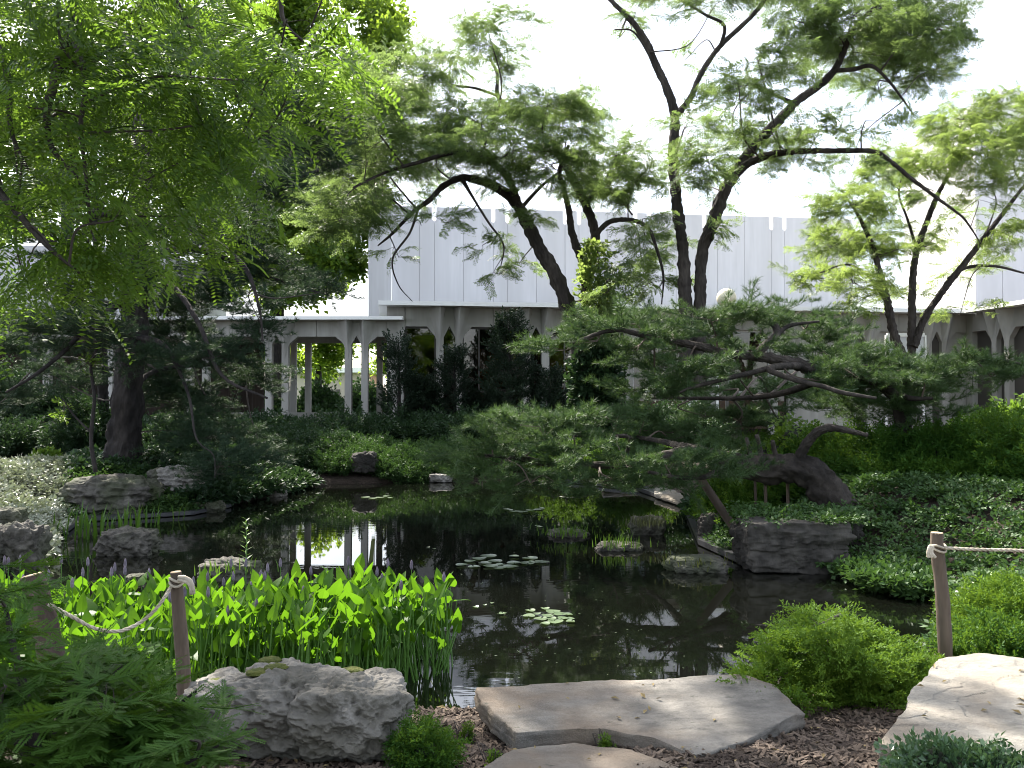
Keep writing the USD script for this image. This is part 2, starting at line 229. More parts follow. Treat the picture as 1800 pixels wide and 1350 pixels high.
def pine_spray(seed, n_tuft=8, needles=44, L=0.36, nl=0.085, w=0.0055):
    r = np.random.default_rng(seed); out = [tube(np.array([[0, 0, 0], [L * 0.5, 0, 0.01], [L, 0, 0.05]]), [0.006, 0.005, 0.003], 3)]; V = []; 
    for k in range(n_tuft):
        t = (k + 0.5) / n_tuft; ang = 0 if k == n_tuft - 1 else (1 if k % 2 else -1) * r.uniform(0.4, 1.1)
        b = np.array([L * t, 0, 0.05 * t]); d = unit(np.array([math.cos(ang), math.sin(ang), r.uniform(0.15, 0.8)])); ln = r.uniform(0.07, 0.14)
        out.append(tube(np.array([b, b + d * ln]), [0.004, 0.002], 3))
        for j in range(needles):
            s = r.uniform(0.15, 1); p = b + d * ln * s; nd = unit(d * r.uniform(0.35, 1.3) + unit(r.normal(0, 1, 3)) * 0.9 + np.array([0, 0, 0.12]))
            sd = unit(np.cross(nd, r.normal(0, 1, 3))) * w / 2
            V.append(np.array([p - sd, p + sd, p + nd * nl * r.uniform(0.7, 1.15)]))
    v = np.vstack(V); out.append((v, np.arange(len(v)).reshape(-1, 3))); return join(out)
def feather(seed, L=0.28, n=15, sub=7, w=0.014):   # a juniper plume: tapering side shoots in a loose plane
    r = np.random.default_rng(seed); V = []
    for k in range(n):
        t = (k + 0.4) / n; b = np.array([L * t, 0, 0.10 * L * t * t]); sg = 1 if k % 2 else -1; ln = L * 0.42 * (1 - 0.75 * t) + 0.025
        d = unit(np.array([0.9, sg * r.uniform(0.5, 0.9), r.normal(0.15, 0.35)]))
        for j in range(sub):
            s = (j + 0.3) / sub; p = b + d * ln * s; nd = unit(d + r.normal(0, 0.55, 3)); sd = unit(np.cross(nd, r.normal(0, 1, 3))) * w / 2
            e = p + nd * r.uniform(0.022, 0.045) ; mid = (p + e) / 2
            V.append(np.array([p, mid + sd, e])); V.append(np.array([p, e, mid - sd]))
    v = np.vstack(V); return v, np.arange(len(v)).reshape(-1, 3)
def yew_shoot(seed, L=0.22, n=24, nl=0.024, w=0.0085):
    r = np.random.default_rng(seed); out = [tube(np.array([[0, 0, 0], [L / 2, 0, 0.0], [L, 0, 0.03]]), [0.003, 0.0025, 0.0012], 3)]
    def shoot(b, d, ln, m):
        s = unit(np.cross([0, 0, 1], d))
        for k in range(m):
            t = (k + 0.5) / m; p = b + d * ln * t
            for sg in (-1, 1): out.append(leafq(p, unit(s * sg + d * 0.55 + np.array([0, 0, r.uniform(0, 0.35)])), np.array([0, 0, 1.0]), nl * r.uniform(0.8, 1.1) * (1 - 0.4 * t), w))
    shoot(np.zeros(3), np.array([1, 0, 0.08]), L, n)
    for k in range(5):
        a = (1 if k % 2 else -1) * r.uniform(0.55, 0.95); shoot(np.array([L * (0.15 + 0.15 * k), 0, 0]), unit(np.array([math.cos(a), math.sin(a), r.uniform(-0.1, 0.25)])), L * 0.45, n // 2)
    return join(out)
def leaf_cluster(seed, n, L, W, spread, up=0.5, fold=0.12):
    r = np.random.default_rng(seed); out = []
    for k in range(n):
        d = unit(np.append(r.normal(0, 1, 2), r.uniform(-0.3, 1) * up)); out.append(leafq(d * spread * r.uniform(0.1, 1), unit(d + r.normal(0, 0.4, 3)), unit(np.array([0, 0, 1]) + r.normal(0, 0.45, 3)), L * r.uniform(0.7, 1.2), W * r.uniform(0.8, 1.2), fold))
    return join(out)
S_locust = [locust_spray(10 + k, 5, 0.13, 12, 0.045, 0.022) for k in range(4)]
S_locust_near = [locust_spray(20 + k, 11, 0.20, 9, 0.040, 0.014) for k in range(4)]
S_pine = [pine_spray(30 + k) for k in range(4)]
S_pine_far = [pine_spray(40 + k, 8, 26, 0.5, 0.10, 0.008) for k in range(3)]
S_feather = [feather(50 + k) for k in range(4)]
S_yew = [yew_shoot(60 + k) for k in range(4)]
S_maple = [leaf_cluster(70 + k, 34, 0.15, 0.13, 0.42, 0.7) for k in range(4)]
S_small = [leaf_cluster(80 + k, 26, 0.055, 0.032, 0.10) for k in range(4)]
S_ivy = [leaf_cluster(90 + k, 22, 0.09, 0.075, 0.16) for k in range(3)]
S_cyp = [feather(100 + k, 0.34, 12, 7, 0.03) for k in range(3)]

# ------------------------------------------------------------------ ground, pond
pond_px = [(-420, 1330), (-200, 1290), (330, 1245), (560, 1262), (720, 1264), (830, 1262), (900, 1235), (1100, 1228), (1300, 1215), (1420, 1195), (1560, 1175), (1665, 1150), (1688, 1100), (1694, 1045), (1640, 1028), (1500, 1010), (1400, 1004), (1320, 985), (1250, 955), (1230, 915), (1215, 890), (1130, 862), (1000, 848), (860, 846), (740, 846), (640, 850), (555, 853), (500, 868), (400, 888), (330, 903), (230, 908), (130, 912), (95, 935), (60, 990), (0, 1015), (-150, 1030), (-420, 1080)]
pond_xy = np.array([G(x, y)[:2] for x, y in pond_px])
POND = Polygon(spline(pond_xy, 6)).buffer(0)
def smooth(a): a = np.clip(a, 0, 1); return a * a * (3 - 2 * a)
def land(x, y, fine=True):
    x, y = np.asarray(x, float), np.asarray(y, float); p = shapely.points(x, y)
    d = shapely.distance(p, POND); inside = shapely.distance(p, POND.exterior); isin = d < 1e-9
    T = 0.34 + 0.36 * smooth((y - 6.5) / 4) + 0.12 * smooth((x - 2.5) / 4) * smooth((y - 6) / 3) - 0.05 * smooth((y - 20) / 8)
    h = 0.10 * smooth(d / 0.12) + (T - 0.10) * smooth((d - 0.05) / 2.2)
    if fine: h = h + smooth(d / 0.6) * (meshkit.fbm(np.stack([x * 0.9, y * 0.9, 0 * x], -1), 4, 3) - 0.5) * 0.10 * smooth((60 - np.hypot(x, y)) / 20)
    return np.where(isin, -np.minimum(0.7, inside * 0.9 + 0.02), h)
def axis(lo, hi, step, far, growth=1.16):
    a = list(np.arange(lo, hi, step)); s = step; r = a[-1]; l = a[0]
    while r < far: s *= growth; r += s; a.append(r)
    s = step
    while l > -far: s *= growth; l -= s; a.insert(0, l)
    return np.array(a)
gx, gy = axis(-9, 9, 0.09, 420), axis(2.6, 24, 0.09, 420)
X, Y = np.meshgrid(gx, gy, indexing='ij'); Z = land(X, Y)
i, j = np.meshgrid(np.arange(len(gx) - 1), np.arange(len(gy) - 1), indexing='ij'); k = i * len(gy) + j
gf = np.stack([k, k + len(gy), k + len(gy) + 1, k + 1], -1).reshape(-1, 4)
single('ground', (np.stack([X, Y, Z], -1).reshape(-1, 3), np.vstack([gf[:, [0, 1, 2]], gf[:, [0, 2, 3]]])), m_ground, None, None, True, kind='structure')
wp = np.array(POND.buffer(0.35).exterior.coords); wm = extrude(Polygon(wp), 0.002)
wt = trimesh.Trimesh(*wm); keep = wt.vertices[wt.faces][:, :, 2].min(1) > 0.001
single('pond_water', (np.array(wt.vertices) - [0, 0, 0.002], np.array(wt.faces)[keep]), m_water, None, None, kind='structure')
lw = []
for x0, x1, y0, y1 in ((-120, -3.2, 33.2, 33.9), (-120, 120, 46, 300), (-120, -4.6, 33.9, 46)): lw.append(box(x0, x1, y0, y1, 0.5, 0.735))
single('lawn', join(lw), m_lawn, None, None, kind='structure')

def rot_z(v, a):
    c, s = math.cos(a), math.sin(a); v = np.asarray(v); return np.stack([v[..., 0] * c - v[..., 1] * s, v[..., 0] * s + v[..., 1] * c, v[..., 2]], -1)
def to_quat_up(n, d, lean, up=1.0):      # random growing directions: outwards from n with noise, third axis up
    x = unit(n + rng.normal(0, lean, n.shape)); z = np.broadcast_to([0, 0, up], x.shape) + rng.normal(0, 0.25, x.shape); return frame(x, z)

# ------------------------------------------------------------------ buildings
F0, E, N = np.array([-3.84, 28.5]), np.array([0.9905, 0.1373]), np.array([0.1373, -0.9905])
def fac(s, out, z): s, out, z = np.broadcast_arrays(np.asarray(s, float), np.asarray(out, float), np.asarray(z, float)); return np.stack([F0[0] + E[0] * s + N[0] * out, F0[1] + E[1] * s + N[1] * out, z], -1)
def fbox(s0, s1, o0, o1, z0, z1): v, f = box(s0, s1, o0, o1, z0, z1); return fac(v[:, 0], v[:, 1], v[:, 2]), f[:, ::-1]
def fplate(poly, o0, depth):             # polygon in (s, z), thickness backwards from o0
    v, f = extrude(poly, depth); return fac(v[:, 0], o0 - v[:, 2], v[:, 1]), f
def arch_unit(T, c, P, zb, zs, zh, zt, half, w, place, plate, wedge_base, mat, glassless=False):
    """one bay unit: two columns with a pointed gap between them, the beam above, and the two ribs that flare under the roof"""
    g, o = half - w / 2, half + w / 2
    for sg in (-1, 1):
        T.part('column', place(c + sg * half - w / 2, c + sg * half + w / 2, -0.24, 0.0, zb, zs), mat)
    pts = [(-P / 2 + 0.008, zt), (-P / 2 + 0.008, zh), (-o - 0.30, zh), (-o, zs), (-g, zs), (0, zh + 0.03), (g, zs), (o, zs), (o + 0.30, zh), (P / 2 - 0.008, zh), (P / 2 - 0.008, zt)]
    T.part('beam_panel', plate(Polygon([(c + a, b) for a, b in pts]), 0.0, 0.24), mat)
    for sg in (-1, 1):
        cc = c + sg * half; L = [(cc, -0.01, zs - 0.55), (cc - 0.40 if sg < 0 else cc - g, -0.01, zt), (cc + g if sg < 0 else cc + 0.40, -0.01, zt), (cc, 0.42, zt), (cc - w / 2, -0.01, zs - 0.1), (cc + w / 2, -0.01, zs - 0.1), (cc, 0.07, zs - 0.1)]
        v = wedge_base(np.array(L)); f = np.array([[0, 4, 6], [0, 6, 5], [4, 1, 3], [4, 3, 6], [6, 3, 2], [6, 2, 5], [1, 2, 3], [0, 5, 4], [4, 5, 2], [4, 2, 1]])
        T.part('rib', (v, f), mat)
PV = 2.85
B = Thing('pavilion_building', 'low concrete pavilion with pointed arches, glass walls and a tall blank upper storey', 'building', fac(9, 0, 0.6))
wl = lambda L: fac(L[:, 0], L[:, 1], L[:, 2])
SP = [1.83 + PV * k for k in range(7)]
for k, s in enumerate(SP):
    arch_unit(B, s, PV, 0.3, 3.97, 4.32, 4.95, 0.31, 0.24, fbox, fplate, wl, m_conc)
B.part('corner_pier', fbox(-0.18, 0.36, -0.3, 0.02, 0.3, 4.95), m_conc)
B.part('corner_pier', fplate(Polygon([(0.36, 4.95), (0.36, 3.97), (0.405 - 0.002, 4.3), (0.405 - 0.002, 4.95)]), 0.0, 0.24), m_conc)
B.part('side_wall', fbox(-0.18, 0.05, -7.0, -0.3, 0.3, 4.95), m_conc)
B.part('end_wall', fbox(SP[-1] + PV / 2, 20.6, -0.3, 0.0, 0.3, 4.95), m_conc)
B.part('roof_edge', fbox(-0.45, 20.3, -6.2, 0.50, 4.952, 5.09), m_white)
for k in range(4):                        # glazed bays
    pass
edges = [0.36] + [s for s in SP]
for k in range(len(SP)):                  # bay left of pair k, then the lancet gap of pair k
    a = 0.36 if k == 0 else SP[k - 1] + 0.43; b = SP[k] - 0.43; solid = k >= 5
    if solid: B.part('infill_panel', fbox(a, b, -0.20, -0.10, 0.3, 4.32), m_conc)
    else:
        p = B.part('window', join([fbox(a, a + 0.05, -0.2, -0.13, 0.3, 4.3), fbox(b - 0.05, b, -0.2, -0.13, 0.3, 4.3), fbox(a + 0.05, b - 0.05, -0.2, -0.13, 2.2, 2.26), fbox(a + 0.05, b - 0.05, -0.2, -0.13, 4.26, 4.32), fbox((a + b) / 2 - 0.45 - 0.02, (a + b) / 2 - 0.45 + 0.02, -0.2, -0.13, 2.26, 4.26)]), m_alu if k in (3, 4) else m_frame)
        B.part('pane', fbox(a + 0.05, b - 0.05, -0.17, -0.16, 2.26, 4.26), m_glass, parent=p)
        B.part('pane', fbox(a + 0.05, b - 0.05, -0.17, -0.16, 0.3, 2.2), m_glass, parent=p)
    p = B.part('lancet_window', fbox(SP[k] - 0.19, SP[k] + 0.19, -0.2, -0.18, 3.95, 3.97), m_frame)
    B.part('pane', fbox(SP[k] - 0.19, SP[k] + 0.19, -0.171, -0.161, 0.3, 4.34), m_glass if k < 5 else m_frame, parent=p)
B.part('infill_panel', fbox(SP[-1] + .43, 20.3, -0.20, -0.10, 0.3, 4.32), m_conc)
dr = B.part('door', join([fbox(9.85, 9.95, -0.12, -0.02, 0.3, 2.85), fbox(10.85, 10.95, -0.12, -0.02, 0.3, 2.85), fbox(9.95, 10.85, -0.12, -0.02, 2.75, 2.85)]), m_white)
B.part('back_wall', fbox(0.05, 20.3, -7.0, -6.85, 0.3, 4.95), m_inside)
B.part('interior_floor', fbox(0.05, 20.3, -6.85, -0.24, 0.45, 0.6), m_inside)
B.part('ceiling', fbox(0.05, 20.3, -6.85, -0.24, 4.7, 4.8), m_inside)
for s, w in ((3.0, 0.9), (5.6, 0.7), (8.9, 1.3), (11.6, 0.9)): B.part('wood_screen', fbox(s, s + w, -2.6, -2.5, 0.6, 3.75), m_orange)
UP0, UPZ, NOT = -6.55, 9.62, 0.55
joints = []
for k in range(-1, 7):
    c = 1.37 + 2.94 * k; joints += [c - 0.29, c + 0.29, c + 1.47]
joints = [j for j in sorted(joints) if j > 0.2 and j < 19.2]
pairset = {round(1.37 + 2.94 * k + sg * 0.29, 4) for k in range(-1, 8) for sg in (-1, 1)}
ends = [0.0] + joints + [19.4]
for a, b in zip(ends[:-1], ends[1:]):
    ga, gb = 0.0065, 0.0065
    na, nb = round(a, 4) in pairset, round(b, 4) in pairset; h = 0.085
    pts = [(a + ga, 4.9), (b - gb, 4.9)]
    pts += [(b - gb, UPZ - NOT), (b - 0.06, UPZ - NOT + 0.02), (b - h, UPZ - NOT + 0.09), (b - h, UPZ)] if nb else [(b - gb, UPZ)]
    pts += [(a + h, UPZ), (a + h, UPZ - NOT + 0.09), (a + 0.06, UPZ - NOT + 0.02), (a + ga, UPZ - NOT)] if na else [(a + ga, UPZ)]
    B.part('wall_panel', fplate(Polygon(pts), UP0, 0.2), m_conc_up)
B.part('wall_backing', fbox(0.0, 19.4, UP0 - 0.5, UP0 - 0.215, 4.9, UPZ - NOT - 0.05), m_joint)
v, f = box(0, 1, 0, 1, 4.9, UPZ - 0.02)   # the slanted corner panel at the left end
cor = lambda a, b: fac(-0.012 - 0.75 * a - 0.12 * b, UP0 - 0.75 * a - 0.16 * b * 0 - 0.16 * b, v[:, 2])
B.part('corner_panel', (cor(v[:, 0], v[:, 1]), f[:, ::-1]), m_conc_up)
B.part('upper_side_wall', fbox(-0.95, -0.77, -16, UP0 - 0.92, 4.9, UPZ - 0.1), m_conc_up)

# the wing that comes forward at the right
C0 = np.array(fac(20.05, 0, 0))[:2]
def wng(s, out, z): s, out, z = np.broadcast_arrays(np.asarray(s, float), np.asarray(out, float), np.asarray(z, float)); return np.stack([C0[0] + N[0] * s - E[0] * out, C0[1] + N[1] * s - E[1] * out, z], -1)
def wbox(s0, s1, o0, o1, z0, z1): v, f = box(s0, s1, o0, o1, z0, z1); return wng(v[:, 0], v[:, 1], v[:, 2]), f[:, ::-1]
def wplate(poly, o0, depth): v, f = extrude(poly, depth); return wng(v[:, 0], o0 - v[:, 2], v[:, 1]), f
W = Thing('wing_building', 'concrete wing with flared columns and dark bays running towards the camera at the right', 'building', wng(4, 0, 0.6))
for c in (1.75, 4.6, 7.45):
    arch_unit(W, c, PV, 0.3, 3.97, 4.32, 4.95, 0.31, 0.24, wbox, wplate, lambda L: wng(L[:, 0], L[:, 1], L[:, 2]), m_conc)
W.part('end_wall', wbox(0.004, 0.32, -0.24, 0.0, 0.3, 4.95), m_conc)
for a, b in ((0.34, 1.32), (2.18, 4.17), (5.03, 7.02)): W.part('dark_pane', wbox(a, b, -0.2, -0.19, 0.3, 4.3), m_frame)
for c in (1.75, 4.6, 7.45): W.part('dark_pane', wbox(c - 0.19, c + 0.19, -0.2, -0.19, 0.3, 4.3), m_frame)
W.part('roof_edge', wbox(0.55, 8.9, -7, 0.50, 4.953, 5.085), m_white)
W.part('rear_wall', wbox(-0.3, 8.8, -7, -0.6, 0.3, 4.9), m_inside)

# stair tower far right
T0 = Thing('concrete_tower', 'tall pale concrete tower with stepped top rising behind the right wing', 'building', P(1790, 700, 46))
tl = P(1712, 160, 44); 
for k in range(6):
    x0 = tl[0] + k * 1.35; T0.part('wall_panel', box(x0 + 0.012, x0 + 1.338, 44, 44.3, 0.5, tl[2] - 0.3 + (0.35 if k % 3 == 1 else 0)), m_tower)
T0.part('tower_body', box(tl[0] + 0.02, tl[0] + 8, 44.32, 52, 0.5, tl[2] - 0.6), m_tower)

# covered walkway at the left
K = Thing('covered_walkway', 'long covered walkway of slim paired columns with pointed arches behind the pond', 'walkway', P(350, 760, 29))
def kbox(x0, x1, o0, o1, z0, z1): return box(x0, x1, 28.5 - o1, 28.5 - o0, z0, z1)
def kplate(poly, o0, depth): v, f = extrude(poly, depth); return np.stack([v[:, 0], 28.5 - (o0 - v[:, 2]), v[:, 1]], -1), f
KP = 140 / FPX * 28.5; kc = [(626 - CX) / FPX * 28.5 - KP * k for k in range(6)]
kw = lambda L: np.stack([L[:, 0], 28.5 - L[:, 1] * 0.8, L[:, 2]], -1)
for c in kc: arch_unit(K, c, KP, 0.3, 3.72, 3.98, 4.5, 0.265, 0.21, kbox, kplate, kw, m_conc)
kb = lambda x0, x1, o0, o1, z0, z1: kbox(x0, x1, o0 - 3.2, o1 - 3.2, z0, z1)
for c in kc:
    for sg in (-1, 1): K.part('rear_column', kb(c + sg * 0.265 - 0.1, c + sg * 0.265 + 0.1, -0.2, 0, 0.3, 3.98), m_conc)
K.part('rear_beam', kbox(kc[-1] - 1.3, kc[0] + KP / 2, -3.4, -3.2, 3.98, 4.5), m_conc)
K.part('roof_edge', kbox(kc[-1] - 1.5, kc[0] + KP / 2 + 0.25, -3.6, 0.36, 4.502, 4.61), m_white)
K.part('floor_slab', kbox(kc[-1] - 1.3, kc[0] + KP / 2, -3.6, 0.1, 0.4, 0.85), m_conc)
K.part('low_wall', kbox(kc[2], kc[0] + KP / 2, -3.15, -3.0, 0.85, 1.5), m_conc)
for k in range(2, 6):
    for t in range(6):
        x0 = kc[k] + (t - 3) * KP / 6; K.part('brown_board', kbox(x0 + 0.006, x0 + KP / 6 - 0.006, -3.19 + 0.0, -3.15, 0.86, 3.97), m_brown)
# hall behind the walkway at the left
H = Thing('pale_hall', 'pale concrete hall glimpsed behind the pine at the left edge', 'building', P(100, 700, 37))
for k in range(9):
    x0 = P(290, 700, 36)[0] - 1.5 * (k + 1); H.part('wall_panel', box(x0 + 0.01, x0 + 1.49, 36, 36.3, 0.6, 8.2), m_conc_up)
H.part('hall_body', box(P(290, 700, 36)[0] - 13.5, P(290, 700, 36)[0] - 0.1, 36.32, 44, 0.6, 8.0), m_conc_up)
# what shows beyond the walkway
Q = Thing('brick_house', 'low orange brick house seen far off between the walkway columns', 'house', P(570, 700, 70))
b0, b1 = P(520, 690, 70), P(640, 655, 70)
Q.part('wall', box(b0[0], b1[0], 70, 78, 0.7, b1[2]), m_brick)
Q.part('roof', join([box(b0[0] - 0.4, b1[0] + 0.4, 69.5, 78.5, b1[2], b1[2] + 0.35)]), m_white)
for k in range(3): Q.part('window', box(b0[0] + 1 + 1.6 * k, b0[0] + 1.9 + 1.6 * k, 69.95, 69.99, 1.6, 2.7), m_frame)

sb = P(1592, 622, 27.5); SB = Thing('notice_board', 'white framed board on legs in front of the concrete wall at the right', 'board', (sb[0], 27.5, 0.6))
w2, h2 = 33 / FPX * 27.5, 30 / FPX * 27.5
SB.part('panel', box(sb[0] - w2, sb[0] + w2, 27.5, 27.53, sb[2] - h2, sb[2] + h2), plain('board_grey', (0.55, 0.56, 0.57)))
SB.part('frame', join([box(sb[0] - w2 - 0.05, sb[0] - w2, 27.46, 27.54, sb[2] - h2 - 0.05, sb[2] + h2 + 0.05), box(sb[0] + w2, sb[0] + w2 + 0.05, 27.46, 27.54, sb[2] - h2 - 0.05, sb[2] + h2 + 0.05), box(sb[0] - w2, sb[0] + w2, 27.46, 27.54, sb[2] + h2, sb[2] + h2 + 0.12), box(sb[0] - w2, sb[0] + w2, 27.46, 27.54, sb[2] - h2 - 0.05, sb[2] - h2)]), m_white)
for sg in (-1, 1): SB.part('leg', box(sb[0] + sg * w2 - 0.03, sb[0] + sg * w2 + 0.03, 27.55, 27.6, 0.5, sb[2]), m_white)
gl = P(1277, 524, 25.0); GL = Thing('globe_lamp', 'cream globe lamp on a dark pole rising above the spreading pine', 'lamp', (gl[0], gl[1], 0.6)); s = trimesh.creation.icosphere(4, 0.275); s.apply_translation(gl)
GL.part('globe', s, m_globe, True); GL.part('pole', tube([(gl[0], gl[1], 0.5), (gl[0], gl[1], gl[2] - 0.3)], 0.05, 10), m_pole); GL.part('collar', tube([(gl[0], gl[1], gl[2] - 0.36), (gl[0], gl[1], gl[2] - 0.24)], [0.07, 0.11], 12), m_pole)

# ------------------------------------------------------------------ trees drawn by limbs and leaf pads
def limb_pts(pts, Y0, per=6):
    a = np.array([(*p, 0.0) if len(p) == 3 else p for p in pts], float)      # px, py, r px, depth offset
    Yd = Y0 + a[:, 3]; xyz = P(a[:, 0], a[:, 1], Yd); r = a[:, 2] / FPX * Yd
    return spline(np.column_stack([xyz, r]), per)
def tree(name, label, cat, Y0, limbs, pads, protos, mleaf, mbark, mtwig, spray=1.0, group=None, depth=1.0, dens=1.0, layers=2.4, seed=1, rough=0.12, up=1.0, base=None, droop=0.0, cover=300.0, leafy=0, yr=1.6, crown='crown', tilt=0.3, grow=1.0):
    global rng
    rng = np.random.default_rng(seed); L = [limb_pts(l, Y0) for l in limbs]
    T = Thing(name, label, cat, L[0][0, :3] if base is None else base, group)
    for k, l in enumerate(L):
        if l[0, 3] > 0.07 and l[:, 1].mean() < 30:
            n2 = min(260, int(np.linalg.norm(np.diff(l[:, :3], axis=0), axis=1).sum() / (l[0, 3] * .2))); t = np.linspace(0, len(l) - 1, max(n2, len(l))); l2 = np.stack([np.interp(t, np.arange(len(l)), l[:, q]) for q in range(4)], -1)
            T.part('trunk' if k == 0 else 'limb', tube(l2[:, :3], np.maximum(l2[:, 3], 0.004), 40, rough, k, .36), mbark, True)
        else: T.part('trunk' if k == 0 else 'limb', tube(l[:, :3], np.maximum(l[:, 3], 0.004), 8, rough, k), mbark, True)
    pool = np.vstack([l[:, :3] for l in L]); prad = np.hstack([l[:, 3] for l in L]); tw = []; pos = []; rots = []; scl = []
    ppm = FPX / Y0
    for pd in pads:
        px, py, rx, ry = pd[:4]; rx, ry = rx * grow, ry * grow; den = pd[4] if len(pd) > 4 else 1.0; dy = pd[5] if len(pd) > 5 else rng.uniform(-yr, yr) * depth
        c = P(px, py, Y0 + dy); ax, az = rx / ppm, ry / ppm; ay = max(min(ax, 1.6 * depth), az)
        kd = cKDTree(pool); dd, ii = kd.query(c, k=min(6, len(pool))); a = ii[rng.integers(0, len(ii))]
        st = pool[a]; mid = (st + c) / 2 + rng.normal(0, 0.12, 3) * np.linalg.norm(c - st) + [0, 0, 0.08 * np.linalg.norm(c - st)]
        sub = spline(np.array([st, mid, c, c + (c - mid) * 0.2]), 5); r0 = min(0.012 * spray + 0.006 * np.linalg.norm(c - st), max(prad[a] * 0.6, 0.007))
        tw.append(tube(sub, np.linspace(r0, 0.004, len(sub)), 5)); lp = np.vstack([sub, ]); 
        n = int(den * dens * layers * math.pi * rx * ry / (cover * spray ** 2 * (ppm / 78) ** 2)) + 2
        m = max(3, n // 5); tips = []
        u = unit(rng.normal(0, 1, (m, 3))) * rng.uniform(0.25, 1, (m, 1)) ** 0.5 * np.array([ax, ay, az]) + c
        u = u + (meshkit.fbm(u * 1.7, 2, seed)[:, None] - 0.5) * np.array([0.5, 0.5, 0.7]) * az
        k2 = cKDTree(lp)
        for t in u:
            dd, ii = k2.query(t, k=4); st = lp[ii[rng.integers(0, 4)]]; e = t - st; ln = np.linalg.norm(e) + 1e-6
            mid = st + e * 0.5 + rng.normal(0, 0.1, 3) * ln + np.array([0, 0, 0.08 * ln])
            path = spline(np.array([st, mid, t]), 4); tw.append(tube(path, np.linspace(0.006, 0.0025, len(path)) * min(max(spray, 0.6), Y0 / 12), 3))
            nn = max(2, n // m + (rng.random() < (n / m) % 1)); tt = rng.uniform(0.35, 1.0, nn); tt[0] = 1.0
            q = np.array([path[min(int(x * (len(path) - 1)), len(path) - 1)] for x in tt]) + rng.normal(0, 0.06, (nn, 3)) * spray
            hd = unit(e) * np.array([1, 1, 0.35]) + rng.normal(0, 0.75, (nn, 3)) * np.array([1, 1, 0.3]) + [0, 0, -droop]
            pos.append(q); rots.append(frame(hd, np.array([0, 0, up]) + rng.normal(0, tilt, (nn, 3)))); scl.append(spray * rng.uniform(0.7, 1.2, nn))
    T.part('twigs', join(tw), mtwig, False, kind='stuff')
    pos, rots, scl = np.vstack(pos), np.vstack(rots), np.hstack(scl); which = rng.integers(0, len(protos), len(pos))
    if leafy:                                           # the sprays nearest to the camera one by one, as parts
        v = pos - [0, 0, CAMZ]; seen = (np.abs(v[:, 0] / v[:, 1]) < 0.57) & (v[:, 2] / v[:, 1] < 0.46) & (v[:, 1] > 1); order = np.where(seen)[0]; order = order[np.argsort(v[order, 1])][:leafy]
        for o in order: T.part('leaf_spray', (protos[which[o]][0] * scl[o] @ rots[o].T + pos[o], protos[which[o]][1]), mleaf)
        k = np.ones(len(pos), bool); k[order] = False; pos, rots, scl, which = pos[k], rots[k], scl[k], which[k]
    T.scatter(crown, protos, mleaf, pos, rots, scl, which)
    return T, len(pos)
report = {}; mound_later = []
LA = [[(1045, 765, 18.06), (1040, 690, 16.34), (1018, 610, 13.76), (1000, 545, 12.90), (975, 480, 12.90), (953, 445, 12.04), (933, 405, 11.18), (910, 362, 9.46), (883, 335, 8.60), (850, 320, 7.31), (813, 313, 6.02), (780, 327, 5.16), (755, 352, 4.30), (727, 372, 3.44), (690, 410, 2.58), (664, 432, 1.29)],
      [(1046, 720, 12.90, 0.1), (1044, 600, 11.18, 0.3), (1033, 520, 10.32, 0.4), (1032, 480, 10.32, .5), (1046, 430, 8.60, .6), (1042, 392, 7.74, .7), (1025, 350, 7.74, .8), (1007, 315, 7.31, .9), (985, 272, 6.88, 1), (958, 240, 5.16, 1), (920, 208, 3.87, 1), (877, 172, 3.44, 1), (874, 130, 2.92, 1), (858, 98, 1.72, 1)],
      [(1033, 480, 7.74, .5), (1014, 435, 6.88, .4), (1004, 402, 6.02, .3), (1000, 370, 5.16, .2), (990, 328, 4.30, .0), (984, 298, 3.44, -.2), (1000, 255, 2.58, -.3)],
      [(912, 366, 7.74), (893, 312, 6.02, -.3), (852, 280, 5.16, -.6), (800, 268, 4.30, -.9), (740, 284, 3.44, -1.1), (680, 302, 2.58, -1.3), (620, 330, 1.72, -1.4)],
      [(1044, 415, 5.16, .6), (1072, 390, 4.30, .3), (1110, 387, 3.78, 0), (1140, 402, 3.10, -.2), (1155, 440, 2.58, -.3), (1166, 485, 1.98, -.4), (1163, 535, 1.03, -.4)],
      [(1026, 358, 4.30, .8), (1052, 340, 3.44, 1), (1085, 346, 2.58, 1.2), (1112, 378, 1.72, 1.3)],
      [(813, 316, 4.30), (830, 345, 2.58, -.3), (858, 390, 2.06, -.4), (885, 430, 1.55, -.5), (880, 470, 0.86, -.5)],
      [(735, 368, 2.58), (720, 410, 2.06, -.2), (690, 455, 1.72, -.3), (700, 500, 1.20, -.3), (725, 530, 0.69, -.3)],
      [(905, 380, 4.30), (930, 350, 3.44, .3), (960, 320, 2.58, .5), (1000, 290, 1.72, .5)], [(874, 168, 2.58, 1), (835, 155, 2.24, 1), (800, 150, 1.72, 1), (770, 135, 1.03, 1)], [(874, 130, 2.06, 1), (886, 108, 1.72, 1), (878, 90, 1.20, 1)]]
